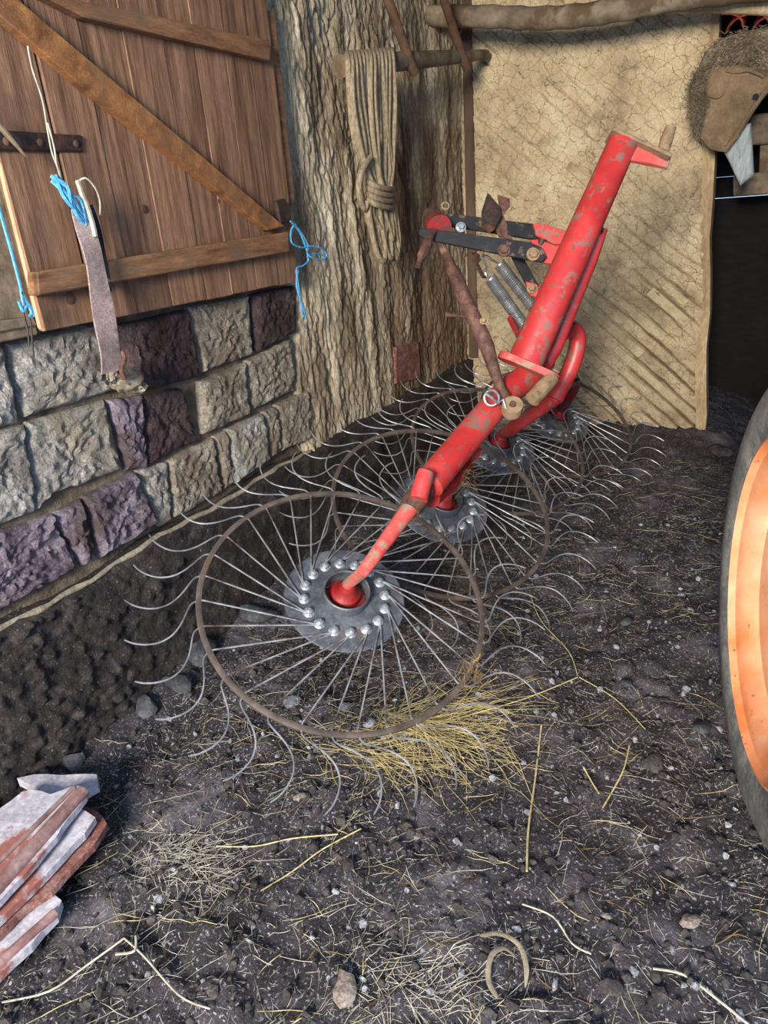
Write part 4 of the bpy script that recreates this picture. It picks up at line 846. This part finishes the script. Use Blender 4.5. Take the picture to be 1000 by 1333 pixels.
settle(scatter(320, 0.05, 0.16, 0.0008, lift=0.003), 'loose_hay', 'straw', 'yellow hay stalks scattered over the floor')
settle(scatter(500, 0.03, 0.12, 0.0010, lift=0.002), 'dark_litter', 'straw_dark', 'brown old stalks trodden into the floor')
# hay clump under the near wheel
def clump(cx_, cy_, sx, sy, N, ang, spread, hmax, lmin=0.08, lmax=0.3, r=0.0010):
    c = ptZ(cx_, cy_, 0.0); out = []
    for _ in range(N):
        a_ = sr.gauss(0, 1); b_ = sr.gauss(0, 1)
        x = c.x + a_ * sx; y = c.y + b_ * sy; s = stem(x, y, sr.uniform(lmin, lmax), ang + sr.gauss(0, spread), r * sr.uniform(.7, 1.3), lift=hmax * max(0, 1 - 0.4 * (a_ * a_ + b_ * b_)) * sr.random())
        out.append(s)
    return out
settle(clump(530, 950, 0.09, 0.035, 190, 0.3, 0.8, 0.05, r=0.0008) + clump(590, 930, 0.06, 0.04, 80, 0.5, 1.0, 0.05, r=0.0008) + clump(470, 985, 0.12, 0.03, 80, 0.2, 0.5, 0.02, r=0.0008) + clump(540, 965, 0.15, 0.06, 110, 0.4, 1.2, 0.02, r=0.0008), 'hay_wisp', 'straw', 'tangle of yellow hay caught under the near wheel')
settle(clump(235, 1120, 0.09, 0.06, 330, 0.4, 1.2, 0.008, 0.02, 0.09, 0.0006), 'hay_wisp', 'straw_pale', 'flattened grey hay right of the tile heap')
settle(clump(560, 790, 0.08, 0.09, 160, 0.3, 1.2, 0.03, 0.05, 0.2, 0.0008), 'hay_wisp', 'straw_dark', 'brown hay behind the near wheel hub')
settle(clump(560, 1300, 0.14, 0.04, 120, 0.2, 1.0, 0.01, 0.04, 0.16, 0.0006) , 'hay_wisp', 'straw_pale', 'wispy hay along the bottom edge of the photo')
def single(name, pts, r, mt, label, cat='stalk'):
    q = []
    for p in pts:
        v = ptZ(p[0], p[1], 0.02); q.append(Vector((v.x, v.y, max(fz(v.x + a_, v.y + b_) for a_ in (-.03, 0, .03) for b_ in (-.03, 0, .03)) + r + 0.003 + (p[2] if len(p) > 2 else 0))))
    bm = bmesh.new(); tube(bm, spline(q, 5), r, 6); return tag(finish(name, bm, mt, origin=q[0]), label, cat)
single('dry_stalk', [(705, 945), (697, 1010), (688, 1080), (686, 1140)], 0.0028, 'straw', 'long upright looking yellow stalk in the middle of the right floor')
single('dry_stalk', [(690, 770), (705, 805), (740, 850), (752, 882)], 0.0018, 'straw', 'bent golden stalk right of the second wheel')
single('dry_stalk', [(500, 965), (580, 940), (680, 915), (752, 885)], 0.0018, 'straw', 'long golden stalk reaching right from the hay tangle')
single('dry_stalk', [(754, 884), (800, 910), (840, 950)], 0.0014, 'straw', 'thin stalk continuing toward the tyre')
single('dry_stalk', [(820, 968), (812, 1000), (795, 1030), (785, 1046)], 0.0022, 'straw', 'yellow stalk with fork left of the pale stone')
single('dry_stalk', [(760, 998), (772, 1016), (780, 1030)], 0.0022, 'straw', 'short yellow stalk meeting the forked one')
single('dry_stalk', [(680, 1178), (720, 1195), (745, 1225), (770, 1240)], 0.0020, 'straw_pale', 'pale curved stalk in the lower right floor')
single('dry_stalk', [(850, 1262), (890, 1270), (930, 1300), (980, 1336)], 0.0026, 'straw_pale', 'pale stalk at the bottom right corner')
single('dry_stalk', [(0, 1300), (60, 1282), (110, 1252), (162, 1222)], 0.0024, 'straw_pale', 'long pale stalk at the bottom left')
single('dry_stalk', [(162, 1222), (190, 1250), (235, 1300), (275, 1318)], 0.0020, 'straw_pale', 'pale stalk angled off the long one at bottom left')
single('dry_stalk', [(152, 1246), (176, 1242), (178, 1222)], 0.003, 'straw_pale', 'short hooked pale stalk at bottom left')
single('dry_stalk', [(340, 1160), (380, 1130), (420, 1105), (470, 1080)], 0.0018, 'straw', 'thin golden stalk below the hay tangle')
single('dry_stalk', [(280, 1095), (330, 1096), (380, 1088), (440, 1086)], 0.0018, 'straw', 'straight pale gold stalk left of centre at the bottom')
for pts, lb_ in (([(625, 1222), (650, 1220), (675, 1235), (685, 1262), (684, 1282)], 'curled dry husk leaf arching near the bottom centre'), ([(648, 1300), (636, 1282), (640, 1255), (656, 1240), (672, 1246)], 'second curled dry husk leaf below the first')):
    q = []
    for k, p in enumerate(pts): v = ptZ(p[0], p[1], 0.02); q.append(Vector((v.x, v.y, fz(v.x, v.y) + 0.008 + 0.02 * math.sin(math.pi * k / 4))))
    bm = bmesh.new(); tube(bm, spline(q, 6), [0.002, 0.004, 0.005] + [0.0055] * 17 + [0.005, 0.004, 0.003, 0.002, 0.001][:len(spline(q, 6)) - 20], 8, flat=0.3); tag(finish('dry_husk', bm, 'rag', origin=q[0]), lb_, 'husk')
for px, py, s, lb_, sd_ in ((392, 1036, .022, 'pale pinkish dry leaf scrap below the near wheel', 1), (452, 1290, .04, 'crumpled beige husk at the bottom centre', 2), (790, 1200, .012, 'small pale scrap in the lower right floor', 3), (900, 1200, .028, 'flattened beige husk near the bottom right', 4)):
    p = ptZ(px, py, 0.02); z = fz(p.x, p.y); bm = bmesh.new(); blob(bm, (p.x, p.y, z + 0.012), s, s * 0.7, s * 0.35, seed=40 + sd_, rough=0.5, rotz=sd_)
    tag(finish('dry_scrap', bm, 'leaf_dry', origin=(p.x, p.y, z)), lb_, 'leaf')
# straw snagged on the rake
items = []; hr = random.Random(8)
for _ in range(60):
    x0, y0 = 600 + hr.uniform(-14, 10), 612 + hr.uniform(-22, 20); items.append(([P(x0, y0, 2.42), P(x0 + hr.uniform(-14, 16), y0 + hr.uniform(-10, 18), 2.42), P(x0 + hr.uniform(-24, 26), y0 + hr.uniform(-10, 34), 2.44)], 0.001))
for _ in range(26):
    x0, y0 = 612 + hr.uniform(-6, 10), 865 + hr.uniform(-14, 16); items.append(([P(x0, y0, 1.86), P(x0 + hr.uniform(-10, 14), y0 + hr.uniform(-12, 12), 1.86), P(x0 + hr.uniform(-14, 20), y0 + hr.uniform(-16, 26), 1.88)], 0.0022))
tag(fibres(items, 'snagged_hay', 'straw_dark'), 'wisps of hay snagged on the rake frame and near rim', 'straw')
